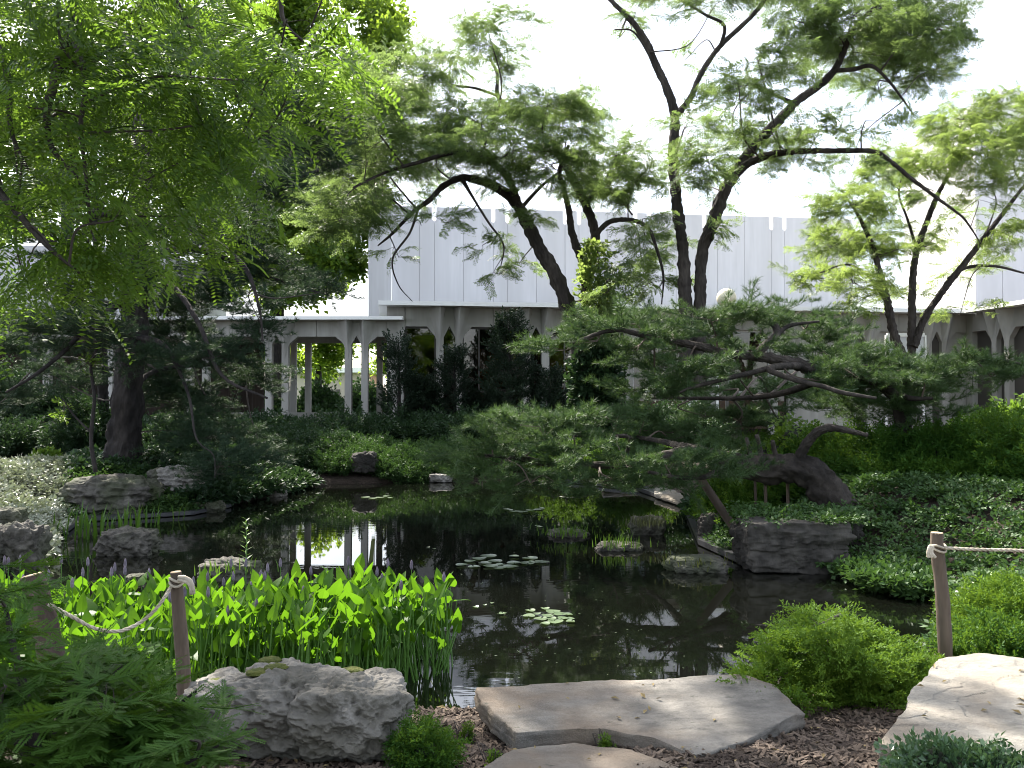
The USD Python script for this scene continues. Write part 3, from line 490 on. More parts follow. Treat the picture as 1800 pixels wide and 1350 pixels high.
PA = [(862, 70, 80, 34), (800, 112, 55, 20, .7), (700, 140, 85, 45), (640, 175, 100, 45), (720, 215, 115, 34), (640, 250, 95, 40), (850, 215, 120, 38), (960, 195, 85, 26), (1010, 215, 70, 30), (900, 255, 120, 32), (770, 262, 110, 30), (690, 300, 120, 30), (610, 310, 70, 50), (600, 380, 70, 55), (650, 365, 50, 30), (1080, 280, 95, 36), (1115, 325, 75, 34), (1050, 330, 60, 24), (980, 300, 70, 26), (860, 300, 60, 20, .8), (740, 395, 60, 12, .35), (850, 430, 45, 16, .45), (880, 480, 50, 16, .4), (915, 460, 40, 12, .35), (700, 450, 35, 15, .3), (790, 390, 50, 12, .5), (1125, 440, 60, 35, .8), (1140, 490, 60, 28, .7), (1065, 500, 32, 50, .8), (1130, 390, 40, 16, .6), (940, 385, 40, 14, .5), (1050, 560, 30, 30, .8)]
_, report['A'] = tree('locust_tree', 'twin stemmed locust tree arching to the left in front of the pale wall', 'tree', 21, LA, PA, S_locust, m_locust, m_bark, m_twig, 1.2, tilt=.65, grow=1.16, seed=11, depth=1.3, dens=1.8)
LB = [[(1208, 690, 14.62), (1205, 560, 12.04), (1203, 480, 10.32), (1200, 430, 9.46), (1194, 390, 9.46), (1187, 330, 9.03), (1183, 265, 8.60), (1186, 205, 8.17), (1171, 152, 6.88), (1152, 112, 6.45), (1135, 72, 5.59), (1108, 35, 4.73), (1072, -2, 3.87), (1040, -45, 2.58)],
      [(1228, 690, 13.76), (1230, 590, 11.18), (1231, 500, 9.89), (1235, 440, 9.89), (1254, 390, 11.18), (1270, 345, 10.75), (1290, 306, 9.46), (1330, 252, 8.60), (1368, 213, 8.17), (1402, 177, 7.31), (1440, 150, 6.88), (1468, 122, 6.02), (1484, 88, 4.73), (1502, 48, 3.44), (1545, 5, 2.58)],
      [(1280, 325, 8.60), (1310, 291, 6.88, -.2), (1350, 273, 6.45, -.4), (1400, 266, 5.16, -.6), (1470, 265, 4.47, -.8), (1532, 266, 4.13, -.9), (1562, 281, 3.78, -.9), (1602, 314, 3.44, -1), (1650, 350, 2.75, -1), (1690, 380, 1.98, -1), (1706, 400, 1.72, -1), (1725, 430, 0.69, -1)],
      [(1187, 205, 6.02), (1214, 172, 5.16, .3), (1231, 132, 4.73, .5), (1265, 82, 4.30, .8), (1318, 32, 3.87, 1), (1345, -2, 3.44, 1.1), (1362, -40, 2.58, 1.2)],
      [(1266, 84, 3.44, .8), (1273, 45, 3.01, .6), (1240, 26, 2.58, .4), (1200, 2, 2.06, .2), (1170, -10, 1.72, 0)],
      [(1466, 124, 4.30), (1500, 122, 3.96, -.2), (1532, 116, 3.44, -.4), (1560, 140, 2.58, -.5), (1580, 165, 2.15, -.5), (1607, 203, 1.20, -.5)],
      [(1392, 180, 3.87), (1352, 162, 3.10, .3), (1315, 146, 2.24, .5)], [(1150, 112, 2.58), (1115, 55 + 2, 1.72, -.2), (1080, 52, 1.03, -.3)]]
PB = [(1500, 30, 120, 42), (1600, 30, 85, 40), (1600, 85, 90, 42), (1500, 90, 110, 34), (1570, 130, 90, 28), (1650, 120, 50, 26, .7), (1640, 55, 50, 40), (1335, 118, 75, 28), (1300, 165, 55, 22, .8), (1395, 35, 50, 30, .6), (1290, 245, 75, 26, .8), (1245, 285, 60, 30, .9), (1440, 232, 85, 22, .7), (1355, 228, 60, 22, .7), (1410, 285, 55, 14, .7), (1520, 215, 60, 14, .35), (1550, 175, 45, 12, .5), (1250, 20, 60, 18, .7), (1120, 15, 55, 16, .7), (1205, 225, 40, 24, .7), (1190, 330, 34, 16, .35), (1100, 52, 30, 8, .3), (1250, 408, 26, 12, .8), (1245, 350, 30, 12, .4), (1330, 280, 45, 16, .8), (1220, 160, 35, 14, .4), (1210, 100, 35, 10, .3), (1500, 285, 50, 14, .4), (1560, 292, 40, 14, .6), (1640, 335, 40, 14, .6), (1690, 372, 30, 12, .6), (1460, -40, 200, 50), (1200, -40, 150, 30, .7)]
_, report['B'] = tree('locust_tree', 'tall locust tree with two trunks forking in front of the pale wall at the right', 'tree', 19.5, LB, PB, S_locust, m_locust, m_bark, m_twig, 1.15, tilt=.65, grow=1.16, seed=12, depth=1.2, dens=1.8)
LC = [[(1602, 720, 9.75), (1590, 640, 8.25), (1572, 590, 7.50, -.1), (1562, 540, 6.75, -.2), (1548, 490, 6.00, -.3), (1536, 440, 4.50, -.4), (1512, 385, 3.00, -.5), (1490, 350, 1.50, -.5)],
      [(1602, 660, 8.25), (1603, 580, 6.75, .1), (1604, 500, 6.00, .2), (1612, 440, 5.25, .3), (1640, 362, 4.50, .4), (1660, 320, 3.38, .4), (1690, 265, 2.25, .4), (1715, 220, 1.35, .4)],
      [(1606, 610, 7.50), (1625, 560, 6.00), (1662, 505, 5.62, -.2), (1690, 470, 5.25, -.3), (1740, 405, 4.12, -.3), (1790, 340, 3.00, -.3), (1830, 290, 1.50, -.3)],
      [(1668, 490, 3.75, -.2), (1700, 470, 3.00, .2), (1750, 468, 2.55, .4), (1800, 480, 1.80, .5)], [(1612, 440, 3.00, .3), (1595, 385, 2.25, .1), (1580, 340, 1.80, 0), (1590, 300, 1.20, 0)], [(1560, 535, 3.00, -.2), (1530, 490, 2.25, -.6), (1490, 465, 1.80, -.8), (1440, 480, 0.90, -.9)]]
PC = [(1470, 430, 65, 30), (1440, 490, 55, 16), (1500, 495, 60, 22), (1530, 420, 50, 34), (1500, 360, 50, 40), (1545, 310, 45, 34), (1615, 300, 50, 32, .8), (1690, 215, 55, 32), (1755, 190, 55, 24), (1715, 265, 60, 40), (1780, 270, 40, 36, .8), (1640, 420, 50, 22, .6), (1745, 335, 70, 28, .5), (1775, 415, 45, 30, .7), (1720, 470, 60, 16, .5), (1600, 518, 55, 14, .6), (1575, 440, 34, 24, .7), (1640, 205, 30, 18, .5), (1660, 260, 40, 24, .6), (1560, 270, 40, 20, .5), (1690, 545, 60, 10, .5), (1500, 540, 50, 12, .5), (1830, 200, 50, 50)]
_, report['C'] = tree('locust_tree', 'small yellow green locust tree with three slim stems beside the white board', 'tree', 25, LC, PC, S_locust, m_locust_gold, m_bark, m_twig, 1.25, tilt=.65, grow=1.16, seed=13, depth=1.2, dens=2.0)
# near locust, its boughs hang into the top left corner
LN = [[(-700, 1500, 120, 0.8), (-640, 900, 95, .8), (-560, 400, 80, .8), (-450, 0, 65, .7), (-330, -300, 48, .6), (-150, -420, 35, .4), (60, -420, 22, .2), (250, -330, 12, 0)],
      [(-300, -330, 34, .6), (-60, -260, 22, .4), (90, -130, 15, .2), (140, -40, 12, .1), (125, 60, 10, 0), (104, 112, 9, 0), (94, 152, 8, -.1), (82, 200, 6.5, -.1), (92, 260, 4.5, -.1), (140, 320, 3, -.2), (160, 380, 2, -.2)],
      [(104, 114, 7), (142, 112, 6, .2), (185, 60, 5, .4), (235, 20, 4, .6), (290, -20, 4, .8)], [(125, 50, 7), (150, 140, 5, -.2), (142, 220, 4, -.3), (150, 300, 3, -.3), (160, 400, 2, -.3)],
      [(90, -130, 12, .2), (260, -60, 8, .5), (330, 40, 6, .6), (390, 110, 4.5, .7), (420, 180, 3, .7), (440, 250, 1.6, .7)], [(235, 20, 4, .6), (280, 110, 3.4, .5), (340, 180, 3, .4), (370, 270, 2, .3), (400, 330, 1.4, .3)],
      [(-300, -330, 26, .6), (-260, 0, 16, 0), (-120, 220, 10, -.3), (0, 340, 7, -.5), (80, 430, 4, -.6), (140, 480, 2, -.6)], [(60, -420, 16, .2), (340, -240, 9, .6), (480, -60, 6, .9), (500, 40, 4, 1), (560, 90, 2, 1.1)],
      [(-60, -260, 12, .4), (-40, -20, 8, 0), (10, 120, 6, -.2), (20, 230, 4, -.2), (50, 300, 2.5, -.2)]]
PN = [(60, 30, 110, 55), (200, 30, 120, 55), (330, 45, 100, 55), (420, 55, 60, 45), (150, 110, 140, 50, .9), (290, 120, 120, 55), (400, 140, 60, 45), (60, 190, 70, 40, .45), (230, 205, 110, 55), (345, 220, 90, 55), (425, 190, 50, 45, .8), (130, 315, 130, 45, .8), (270, 310, 100, 55), (380, 320, 40, 55, .8), (60, 400, 100, 45), (150, 440, 70, 32), (40, 480, 60, 34), (30, 300, 60, 40, .7), (500, 50, 55, 38, .7), (550, 40, 45, 34, .6), (470, 110, 40, 30, .6), (190, 390, 60, 30, .6), (300, 380, 60, 30, .5), (100, -70, 240, 50), (380, -70, 180, 50), (-120, 100, 120, 120, .6), (-150, 350, 140, 120, .6)] + [(x, y, 150, 90, .62, dy) for x, y, dy in ((400, -285, 7), (490, -295, 7), (320, -295, 7), (300, -375, 6.6), (430, -385, 6.8), (150, -305, 6.8), (50, -320, 6.8), (560, -315, 7), (230, -330, 7), (370, -330, 7.5), (450, -340, 7.3), (20, -230, 4.6), (180, -260, 5.2), (330, -250, 5.6), (470, -260, 5.2), (600, -280, 5.6), (100, -370, 4.2), (280, -380, 4.8), (430, -400, 4.6), (560, -410, 5.2), (680, -350, 6.0), (-120, -310, 5.0))]
_, report['N'] = tree('locust_tree', 'feathery locust boughs hanging close overhead in the top left corner', 'tree', 5.0, LN, PN, S_locust_near, m_locust_near, m_bark, m_twig, 1.2, seed=14, depth=0.6, yr=1.3, droop=0.55, leafy=290, layers=2.4, cover=240, dens=1.5)
# tall dark pine at the left
LP = [[(208, 842, 40), (217, 790, 30), (224, 700, 25), (233, 600, 23), (240, 500, 20), (243, 400, 18), (250, 280, 16), (256, 140, 14), (260, 0, 11), (262, -170, 7)],
      [(243, 420, 8), (300, 395, 6, -.6), (370, 420, 5, -1.2), (430, 470, 4, -1.6), (455, 540, 2.4, -1.8), (462, 600, 1.4, -1.8)], [(240, 480, 7), (300, 500, 5, -.8), (350, 570, 4, -1.4), (390, 660, 3, -1.8), (470, 700, 2, -2)],
      [(234, 590, 6), (290, 610, 5, -1), (330, 690, 2.6, -1.6), (345, 770, 1.6, -2), (375, 800, 1.2, -2.1), (378, 840, .8, -2.2)], [(226, 690, 6), (280, 650, 4, 1), (400, 640, 3, 1.6), (480, 640, 2, 1.8)],
      [(238, 520, 6), (170, 560, 5, -1), (110, 620, 4, -1.8), (60, 660, 3, -2.2), (10, 690, 2, -2.4)], [(252, 250, 7), (340, 230, 5, .6), (440, 240, 4, 1), (540, 200, 3, 1.4), (590, 190, 2, 1.5)], [(248, 330, 7), (350, 330, 5, -.8), (460, 330, 4, -1), (560, 300, 2.4, -1.2)],
      [(246, 350, 6), (170, 380, 4, .4), (100, 370, 3, .6)], [(240, 450, 6), (350, 440, 5, .8), (480, 490, 3.4, 1.2), (580, 520, 2, 1.4)], [(258, 60, 6), (350, 60, 4, .5), (450, 130, 3, .8)]]
PP = [(400, 455, 110, 30), (350, 515, 90, 34), (452, 555, 28, 50), (500, 490, 80, 26), (300, 590, 60, 45), (375, 630, 90, 28), (440, 660, 60, 24), (320, 700, 70, 30), (350, 770, 80, 30), (410, 820, 60, 30), (130, 590, 90, 34), (50, 610, 60, 34, .8, 2.2), (110, 670, 60, 24, .9, .8), (150, 530, 70, 32), (330, 420, 70, 36), (195, 480, 60, 34), (275, 655, 50, 40), (460, 790, 50, 30, .7), (545, 190, 70, 45), (480, 135, 60, 38), (560, 280, 50, 38), (500, 250, 50, 30), (450, 320, 60, 36), (410, 385, 60, 30), (120, 420, 60, 32), (80, 350, 60, 40, .8), (560, 515, 50, 14, .7), (10, 700, 40, 26, .8, 1.8), (290, 540, 50, 30), (230, 620, 50, 30, .5), (40, 560, 60, 30, .7, 2.4), (380, 720, 60, 24, .8)]
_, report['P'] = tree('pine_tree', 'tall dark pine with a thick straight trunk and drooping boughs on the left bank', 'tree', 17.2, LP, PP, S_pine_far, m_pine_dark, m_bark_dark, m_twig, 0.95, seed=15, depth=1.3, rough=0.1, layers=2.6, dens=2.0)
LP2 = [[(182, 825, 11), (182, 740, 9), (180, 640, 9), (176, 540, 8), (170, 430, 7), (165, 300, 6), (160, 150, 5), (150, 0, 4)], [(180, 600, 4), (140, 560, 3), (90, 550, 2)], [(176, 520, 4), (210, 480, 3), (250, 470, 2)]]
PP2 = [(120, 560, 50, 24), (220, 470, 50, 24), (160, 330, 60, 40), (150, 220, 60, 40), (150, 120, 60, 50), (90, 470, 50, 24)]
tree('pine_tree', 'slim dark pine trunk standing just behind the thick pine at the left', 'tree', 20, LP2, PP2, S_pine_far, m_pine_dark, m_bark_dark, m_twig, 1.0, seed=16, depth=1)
LP3 = [[(168, 830, 4), (160, 770, 3.4), (166, 700, 3), (160, 640, 2.6), (178, 600, 2), (190, 570, 1.2)], [(160, 760, 2), (130, 730, 1.6), (110, 700, 1)]]
tree('sapling', 'thin bent sapling with few leaves left of the thick pine trunk', 'tree', 15.5, LP3, [(115, 715, 14, 16, .8), (150, 640, 20, 12, .5)], S_small, m_bright, m_bark_dark, m_twig, 1.2, seed=17, depth=0.2)
# broadleaf trees beyond the walkway
LM = [[(492, 700, 13), (490, 600, 12), (488, 500, 11), (492, 380, 9), (500, 260, 7), (520, 130, 5), (540, 0, 3)], [(490, 430, 6), (560, 380, 5), (620, 330, 3)], [(492, 380, 6), (430, 320, 5), (380, 260, 3)], [(500, 260, 5), (580, 190, 4), (660, 90, 2.4)], [(500, 250, 4), (440, 160, 3), (420, 60, 2)], [(490, 450, 5), (400, 430, 4), (340, 400, 2.4)]]
PM = [(650, 35, 70, 45), (680, 90, 42, 40), (600, 120, 95, 55), (520, 40, 95, 55), (430, 130, 95, 70), (560, 215, 85, 55), (480, 250, 90, 60), (620, 250, 60, 50), (400, 290, 95, 60), (520, 350, 95, 55), (605, 360, 55, 45), (450, 410, 95, 50), (560, 440, 60, 50), (340, 370, 80, 60), (620, 455, 30, 34, .8), (390, 490, 80, 34, .8), (500, 500, 70, 34, .8), (420, 40, 90, 50), (640, 180, 60, 50), (560, -40, 160, 50), (330, 250, 80, 60), (600, 510, 30, 26, .6), (570, 465, 60, 36), (520, 505, 60, 30), (625, 410, 50, 34), (650, 375, 40, 30), (560, 400, 60, 40), (540, 300, 70, 50), (640, 300, 50, 40), (600, 470, 40, 30), (470, 470, 60, 40), (690, 40, 40, 40, .8)]
TM, report['M'] = tree('maple_tree', 'large bright green maple rising behind the covered walkway', 'tree', 40, LM, PM, S_maple, m_maple, m_bark_dark, m_twig, 1.5, seed=18, depth=2.2, layers=1.7, cover=420, tilt=.8)
LM2 = [[(110, 700, 14), (112, 560, 13), (118, 400, 11), (130, 250, 8), (140, 100, 5)], [(115, 450, 7), (50, 380, 5), (0, 320, 3)], [(120, 380, 6), (190, 300, 5), (250, 220, 3)], [(128, 260, 5), (60, 160, 3)]]
PM2 = [(40, 100, 80, 60, .6), (140, 60, 90, 60, .7), (250, 110, 90, 60), (200, 210, 90, 60), (60, 250, 90, 60), (120, 330, 90, 50), (20, 380, 60, 50), (260, 300, 80, 60), (290, 200, 70, 60), (-60, 200, 90, 120), (200, 400, 60, 40, .7), (310, 60, 80, 60)]
tree('maple_tree', 'broad green tree behind the hall at the far left', 'tree', 38, LM2, PM2, S_maple, m_maple, m_bark_dark, m_twig, 1.5, seed=19, depth=2, layers=2.4, cover=450)
for k, (x, y, a, lab) in enumerate([(-9, -9, 40, 'tall tree behind the viewpoint to the left, mirrored in the windows'), (3, -13, 160, 'tall tree straight behind the viewpoint'), (13, -7, 280, 'tall tree behind the viewpoint to the right')]):
    x_ = UsdGeom.Xform.Define(stage, numbered('/World/maple_tree')); x_.GetPrim().GetReferences().AddInternalReference(TM.path); x_.AddTranslateOp().Set((x, y, .3)) if not x_.GetPrim().HasAttribute('xformOp:translate') else x_.GetPrim().GetAttribute('xformOp:translate').Set((x, y, .3)); x_.AddRotateZOp().Set(a); x_.AddScaleOp().Set((.7, .7, .6)); tag(x_.GetPrim(), lab, 'tree')
for k, (x, w, d, s, lab) in enumerate([(425, 55, 44, 24, 'dark broad tree seen through the walkway, left of its slim column pairs'), (560, 62, 48, 25, 'rounded tree on the lawn seen through the middle walkway bay'), (700, 60, 60, 26, 'small far tree seen between the last walkway columns and the pavilion')]):
    tree('lawn_tree', lab, 'tree', d, [[(x, 720, 7), (x, 660, 6), (x + 4, 610, 4), (x, 560, 2)], [(x, 650, 3), (x + 25, 620, 2)], [(x, 650, 3), (x - 25, 620, 2)]], [(x, 600, w, 34), (x - w * .5, 640, w * .6, 24), (x + w * .45, 635, w * .6, 24), (x, 660, w * .8, 18)], S_maple, m_maple, m_bark_dark, m_twig, 1.7, seed=s, depth=1.5, layers=1.8, cover=520)

for k, (x, w, lab) in enumerate([(470, 60, 'clipped dark shrub on the far lawn left of the slim columns'), (560, 45, 'green shrub in front of the far brick house'), (640, 50, 'green shrub on the far lawn at the last walkway columns'), (360, 70, 'shrub on the far lawn behind the pine boughs')]):
    c = P(x, 727, 44); mound_later.append((x, w, lab))
# the two low spreading pines
LS1 = [[(1492, 905, 30, 0), (1462, 872, 30, 0), (1432, 838, 28, .1), (1395, 822, 26, .2), (1335, 826, 23, .4), (1280, 812, 19, .6), (1225, 797, 14, .7), (1170, 802, 10, .6), (1100, 815, 8, .4), (1030, 818, 6.5, .2), (960, 815, 5, .1), (900, 805, 3.4, 0), (850, 800, 2, 0)],
       [(1225, 795, 14, .7), (1195, 785, 7, 1.6), (1160, 775, 4.5, 3), (1110, 768, 3.2, 4.2), (1040, 765, 2.4, 4.6), (960, 770, 1.4, 4.4)], [(1400, 820, 11, .2), (1412, 790, 9, .1), (1430, 765, 8, 0), (1455, 752, 7, -.1), (1490, 757, 5.5, -.2), (1525, 765, 3.5, -.2)],
       [(1320, 815, 5, .4), (1318, 795, 4, .4), (1312, 770, 3, .5)], [(1338, 812, 6, .4), (1336, 790, 4.5, .4), (1330, 765, 3.6, .3)], [(1370, 812, 6, .3), (1362, 795, 4.5, .3), (1358, 775, 3.4, .2)],
       [(1290, 815, 8, .6), (1250, 835, 6, 0), (1200, 840, 4, -.4), (1140, 830, 3, -.7)], [(960, 815, 4, .1), (905, 802, 3, -.3), (870, 830, 2, -.5)], [(1100, 812, 4, .4), (1105, 770, 3, .1), (1085, 765, 2, 0)]]
PS1 = [(845, 755, 48, 16, 1.0), (890, 780, 75, 18, 1.0), (815, 800, 40, 14, 1.0), (950, 755, 60, 16, 1.0), (1010, 742, 75, 18, 1.0), (1085, 735, 65, 18, 1.0, 4.3), (1000, 790, 95, 16, 1.0), (1110, 775, 75, 18, 1.0, 4.3), (1175, 760, 60, 18, 1.0, 4.3), (1195, 800, 80, 20, 1.0, 4.3), (1245, 825, 65, 22, 1.0, 4.3), (1140, 825, 60, 14, 1.0, 4.3), (930, 845, 80, 14, 0.7), (850, 850, 55, 16, 0.6), (1260, 785, 50, 22, 1.0, 4.3), (1280, 835, 36, 24, 1.0, 4.3), (1060, 850, 60, 10, 0.5), (880, 815, 60, 12, 0.7), (1130, 740, 60, 16, 1.0, 4.3), (1215, 765, 50, 16, 1.0, 4.3), (970, 870, 60, 10, 0.4), (1290, 812, 34, 10, 0.8, 0.5), (980, 806, 50, 8, 0.8, 0.1), (1075, 842, 62, 13, 0.9, -0.4), (1160, 840, 60, 12, 0.9, -0.3), (1222, 834, 50, 15, 0.9, -0.3), (1165, 808, 56, 10, 0.8, -0.5), (1100, 815, 50, 9, 0.7, -0.4)]
T, report['S1'] = tree('spreading_pine', 'low spreading pine whose thick trunk leans left from the bank over the water', 'tree', 11.6, LS1, PS1, S_pine, m_pine, m_bark_pine, m_twig_pine, 1.0, seed=31, depth=0.55, layers=3.0, rough=0.16, dens=2.2, tilt=.4)
for (x0, y0, x1, y1, r) in ((1330, 905, 1327, 835, 2.6), (1347, 900, 1345, 840, 3), (1386, 892, 1384, 838, 3)):
    a, b = P(x0, y0, 12.0), P(x1, y1, 12.0); T.part('prop', tube([a - [0, 0, .3], b], r / FPX * 12, 6), m_post)
LS2 = [[(1590, 850, 15, 0), (1588, 780, 14, 0), (1584, 720, 13, 0), (1560, 680, 13, 0), (1520, 655, 13.5, -.1), (1480, 650, 13.5, -.2), (1435, 652, 12.5, -.3), (1400, 640, 10.5, -.4), (1340, 628, 8.5, -.5), (1280, 622, 7, -.6), (1225, 608, 7, -.7), (1150, 595, 5, -.8), (1080, 580, 4, -.9), (1000, 605, 2, -1)],
       [(1410, 642, 7, -.4), (1350, 648, 5.5, -1), (1400, 668, 5, -1.4), (1450, 680, 4.2, -1.6), (1480, 690, 4, -1.7), (1540, 700, 2.5, -1.7)], [(1330, 622, 8, -.5), (1350, 603, 8, -.4), (1365, 590, 7.5, -.3), (1362, 572, 6.5, -.2), (1342, 560, 5, -.2), (1300, 552, 3, -.2)], [(1365, 588, 5, -.3), (1390, 572, 3.6, -.2), (1440, 565, 2, -.1)],
       [(1575, 690, 12, 0), (1600, 660, 8, -.2), (1640, 652, 6, -.4), (1690, 636, 5, -.5), (1740, 632, 3.5, -.6), (1800, 640, 2, -.6)], [(1470, 655, 8, -.2), (1380, 690, 6, .6), (1300, 700, 4.5, .9), (1220, 700, 3, 1), (1140, 700, 2, 1)],
       [(1560, 685, 8, 0), (1600, 700, 5, -.6), (1640, 700, 3, -.8)], [(1350, 648, 5, -1), (1280, 665, 4, -1.2), (1220, 680, 3, -1.3), (1195, 690, 2, -1.3)], [(1230, 838, 5, -1.4), (1255, 875, 6, -1.4), (1285, 920, 6.5, -1.4)]][:8]
PS2 = [(1000, 613, 60, 8.5, 1.0), (1050, 599, 55, 12.75, 1.0), (1080, 573, 70, 13.6, 1.0), (1175, 571, 75, 15.299999999999999, 1.0), (1150, 611, 55, 10.2, 1.0), (1250, 566, 80, 12.75, 1.0), (1330, 563, 80, 14.45, 1.0), (1400, 556, 65, 12.75, 1.0), (1455, 579, 55, 12.75, 1.0), (1430, 609, 75, 13.6, 1.0), (1500, 650, 60, 17, 1.0), (1250, 599, 55, 10.2, 1.0), (1120, 586, 60, 11.9, 1.0), (1200, 655, 75, 15, 1.0), (1150, 688, 80, 16, 1.0), (1255, 690, 75, 14, 1.0, 3.2), (1350, 690, 75, 16, 1.0, 3.2), (1440, 695, 75, 19, 1.0, 3.2), (1520, 662, 75, 20, 1.0), (1560, 690, 75, 22, 1.0), (1500, 722, 65, 19, 1.0), (1615, 662, 60, 18, 1.0), (1640, 680, 55, 16, 1.0), (1620, 722, 60, 15, 1.0), (1700, 645, 55, 14, 1.0), (1770, 650, 50, 15, 1.0), (1740, 660, 50, 12, 1.0), (1300, 738, 65, 16, 1.0, 3.2), (1365, 735, 55, 15, 1.0, 3.2), (1235, 730, 60, 14, 1.0, 3.2), (1480, 662, 50, 14, 0.8), (1320, 616, 50, 8.5, 0.6), (1300, 660, 50, 9, 0.6), (1450, 620, 50, 12, 1.0), (1560, 650, 50, 14, 1.0), (1800, 660, 50, 14, 1.0), (1130, 640, 60, 10, 0.7), (1505, 662, 60, 12, 1, -.7), (1430, 668, 40, 7, .7, -.9), (1120, 615, 60, 9, .8, -.9), (1200, 622, 50, 8, .6, -.9)]
_, report['S2'] = tree('spreading_pine', 'spreading pine with layered flat boughs reaching left and right behind the leaning trunk', 'tree', 13.2, LS2, PS2, S_pine, m_pine, m_bark_pine, m_twig_pine, 1.05, seed=32, depth=0.6, layers=3.0, rough=0.16, dens=2.1, tilt=.4)
single('prop_pole', tube([G(1288, 925, .35), P(1228, 836, 11.8)], 0.055, 8, 0.1), m_post, 'slanting wooden pole propping the low pine bough above the water', 'pole', True)

# ------------------------------------------------------------------ shrubs as mounds of shoots
def mound(name, label, cat, px, py, Yd, rx, ry, n, protos, mat, size=1.0, group=None, seed=1, up=0.55, core=True, depth=None, lean=0.35, lumps=0.35, flat=False):
    """px, py: the mound's foot in the photograph, Yd its distance; rx, ry half its width and its height in photo pixels"""
    global rng
    rng = np.random.default_rng(seed); c = P(px, py, Yd); a, h = rx / FPX * Yd, ry / FPX * Yd; b = depth or a * 0.8
    c[2] = min(c[2], float(land(c[0], c[1])) + 0.02) if not flat else c[2]; h = P(px, py - ry, Yd)[2] - c[2]
    T = Thing(name, label, cat, c, group)
    d = unit(rng.normal(0, 1, (n, 3))); d[:, 2] = np.abs(d[:, 2]) * rng.choice([1, 1, 1, .3], n); d = unit(d)
    rad = 1 + lumps * 2 * (meshkit.fbm(d * 2.2 + seed * 3.1, 3, seed) - 0.5); sh = rng.uniform(0.55, 1.0, n) ** 0.6 * rad
    pos = c + d * np.array([a, b, h]) * (sh * 0.93)[:, None]
    x = unit(d * np.array([1, 1, 0.6]) + [0, 0, up] + rng.normal(0, lean, (n, 3))); pos = pos - x * 0.12 * size
    pos[:, 2] = np.maximum(pos[:, 2], land(pos[:, 0], pos[:, 1], False) + 0.03)
    T.scatter('foliage', protos, mat, pos, frame(x, unit(d) * 0.6 + [0, 0, 0.8] + rng.normal(0, 0.5, (n, 3))), size * rng.uniform(0.7, 1.25, n))
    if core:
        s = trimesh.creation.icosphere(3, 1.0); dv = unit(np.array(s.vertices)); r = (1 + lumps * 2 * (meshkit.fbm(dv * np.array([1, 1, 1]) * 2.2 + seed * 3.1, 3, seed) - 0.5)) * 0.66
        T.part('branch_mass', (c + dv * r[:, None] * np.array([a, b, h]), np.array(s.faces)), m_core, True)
    else:
        st = [tube(spline(np.array([c - [0, 0, .1], c + (p - c) * 0.5 + rng.normal(0, .04, 3), p]), 3), np.linspace(0.012, 0.003, 7) * size, 4) for p in pos[::max(1, n // 14)]]
        T.part('stem', join(st), m_twig, kind='stuff')
    return T
J = 'juniper_shrub'
# dark planting on the far bank
far = [(470, 815, 26, 90, 78, 'dark juniper mound left of the far bank, under the walkway columns'), (600, 812, 25, 90, 78, 'dark juniper mound below the slim walkway columns'), (720, 808, 26, 80, 70, 'dark juniper at the foot of the pavilion corner'), (830, 805, 25, 85, 70, 'dark juniper below the tallest cypress'), (950, 800, 25, 90, 65, 'dark juniper between the cypresses and the locust trunk'), (1060, 790, 24, 80, 60, 'dark juniper around the twin locust stems'), (300, 830, 23, 100, 70, 'dark juniper behind the thick pine trunk'), (1190, 800, 23, 80, 80, 'dark juniper behind the middle of the spreading pines')]
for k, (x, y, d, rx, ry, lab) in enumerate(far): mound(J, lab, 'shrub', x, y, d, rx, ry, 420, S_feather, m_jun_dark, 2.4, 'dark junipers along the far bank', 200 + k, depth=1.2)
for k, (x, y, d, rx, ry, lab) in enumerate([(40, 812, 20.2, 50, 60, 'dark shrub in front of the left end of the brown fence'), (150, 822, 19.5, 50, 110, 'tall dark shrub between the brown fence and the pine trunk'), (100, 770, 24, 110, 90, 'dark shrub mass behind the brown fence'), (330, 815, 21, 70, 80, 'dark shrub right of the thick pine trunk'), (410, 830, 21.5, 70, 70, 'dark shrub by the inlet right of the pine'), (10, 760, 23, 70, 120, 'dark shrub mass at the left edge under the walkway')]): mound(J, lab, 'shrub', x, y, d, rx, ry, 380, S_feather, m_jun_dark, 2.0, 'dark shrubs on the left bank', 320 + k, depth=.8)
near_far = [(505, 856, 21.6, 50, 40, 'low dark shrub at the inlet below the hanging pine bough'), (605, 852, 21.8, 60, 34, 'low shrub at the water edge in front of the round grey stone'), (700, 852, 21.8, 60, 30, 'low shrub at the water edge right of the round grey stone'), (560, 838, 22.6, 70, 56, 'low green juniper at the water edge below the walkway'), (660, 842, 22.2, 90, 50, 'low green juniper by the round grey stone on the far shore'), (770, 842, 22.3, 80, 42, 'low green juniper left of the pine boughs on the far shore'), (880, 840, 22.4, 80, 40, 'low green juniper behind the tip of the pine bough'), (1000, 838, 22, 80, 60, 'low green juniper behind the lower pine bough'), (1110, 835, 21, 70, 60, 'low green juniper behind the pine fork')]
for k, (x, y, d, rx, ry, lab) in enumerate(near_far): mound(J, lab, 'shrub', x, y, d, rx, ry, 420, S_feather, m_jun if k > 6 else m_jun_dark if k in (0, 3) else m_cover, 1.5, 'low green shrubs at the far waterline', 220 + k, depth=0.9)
for k, (x, w, lab) in enumerate(mound_later): mound('lawn_shrub', lab, 'shrub', x, 742, 44 + 2 * k, w, 62 + 6 * k, 260, S_maple, m_jun_dark, 1.2, None, 290 + k, depth=1.5)
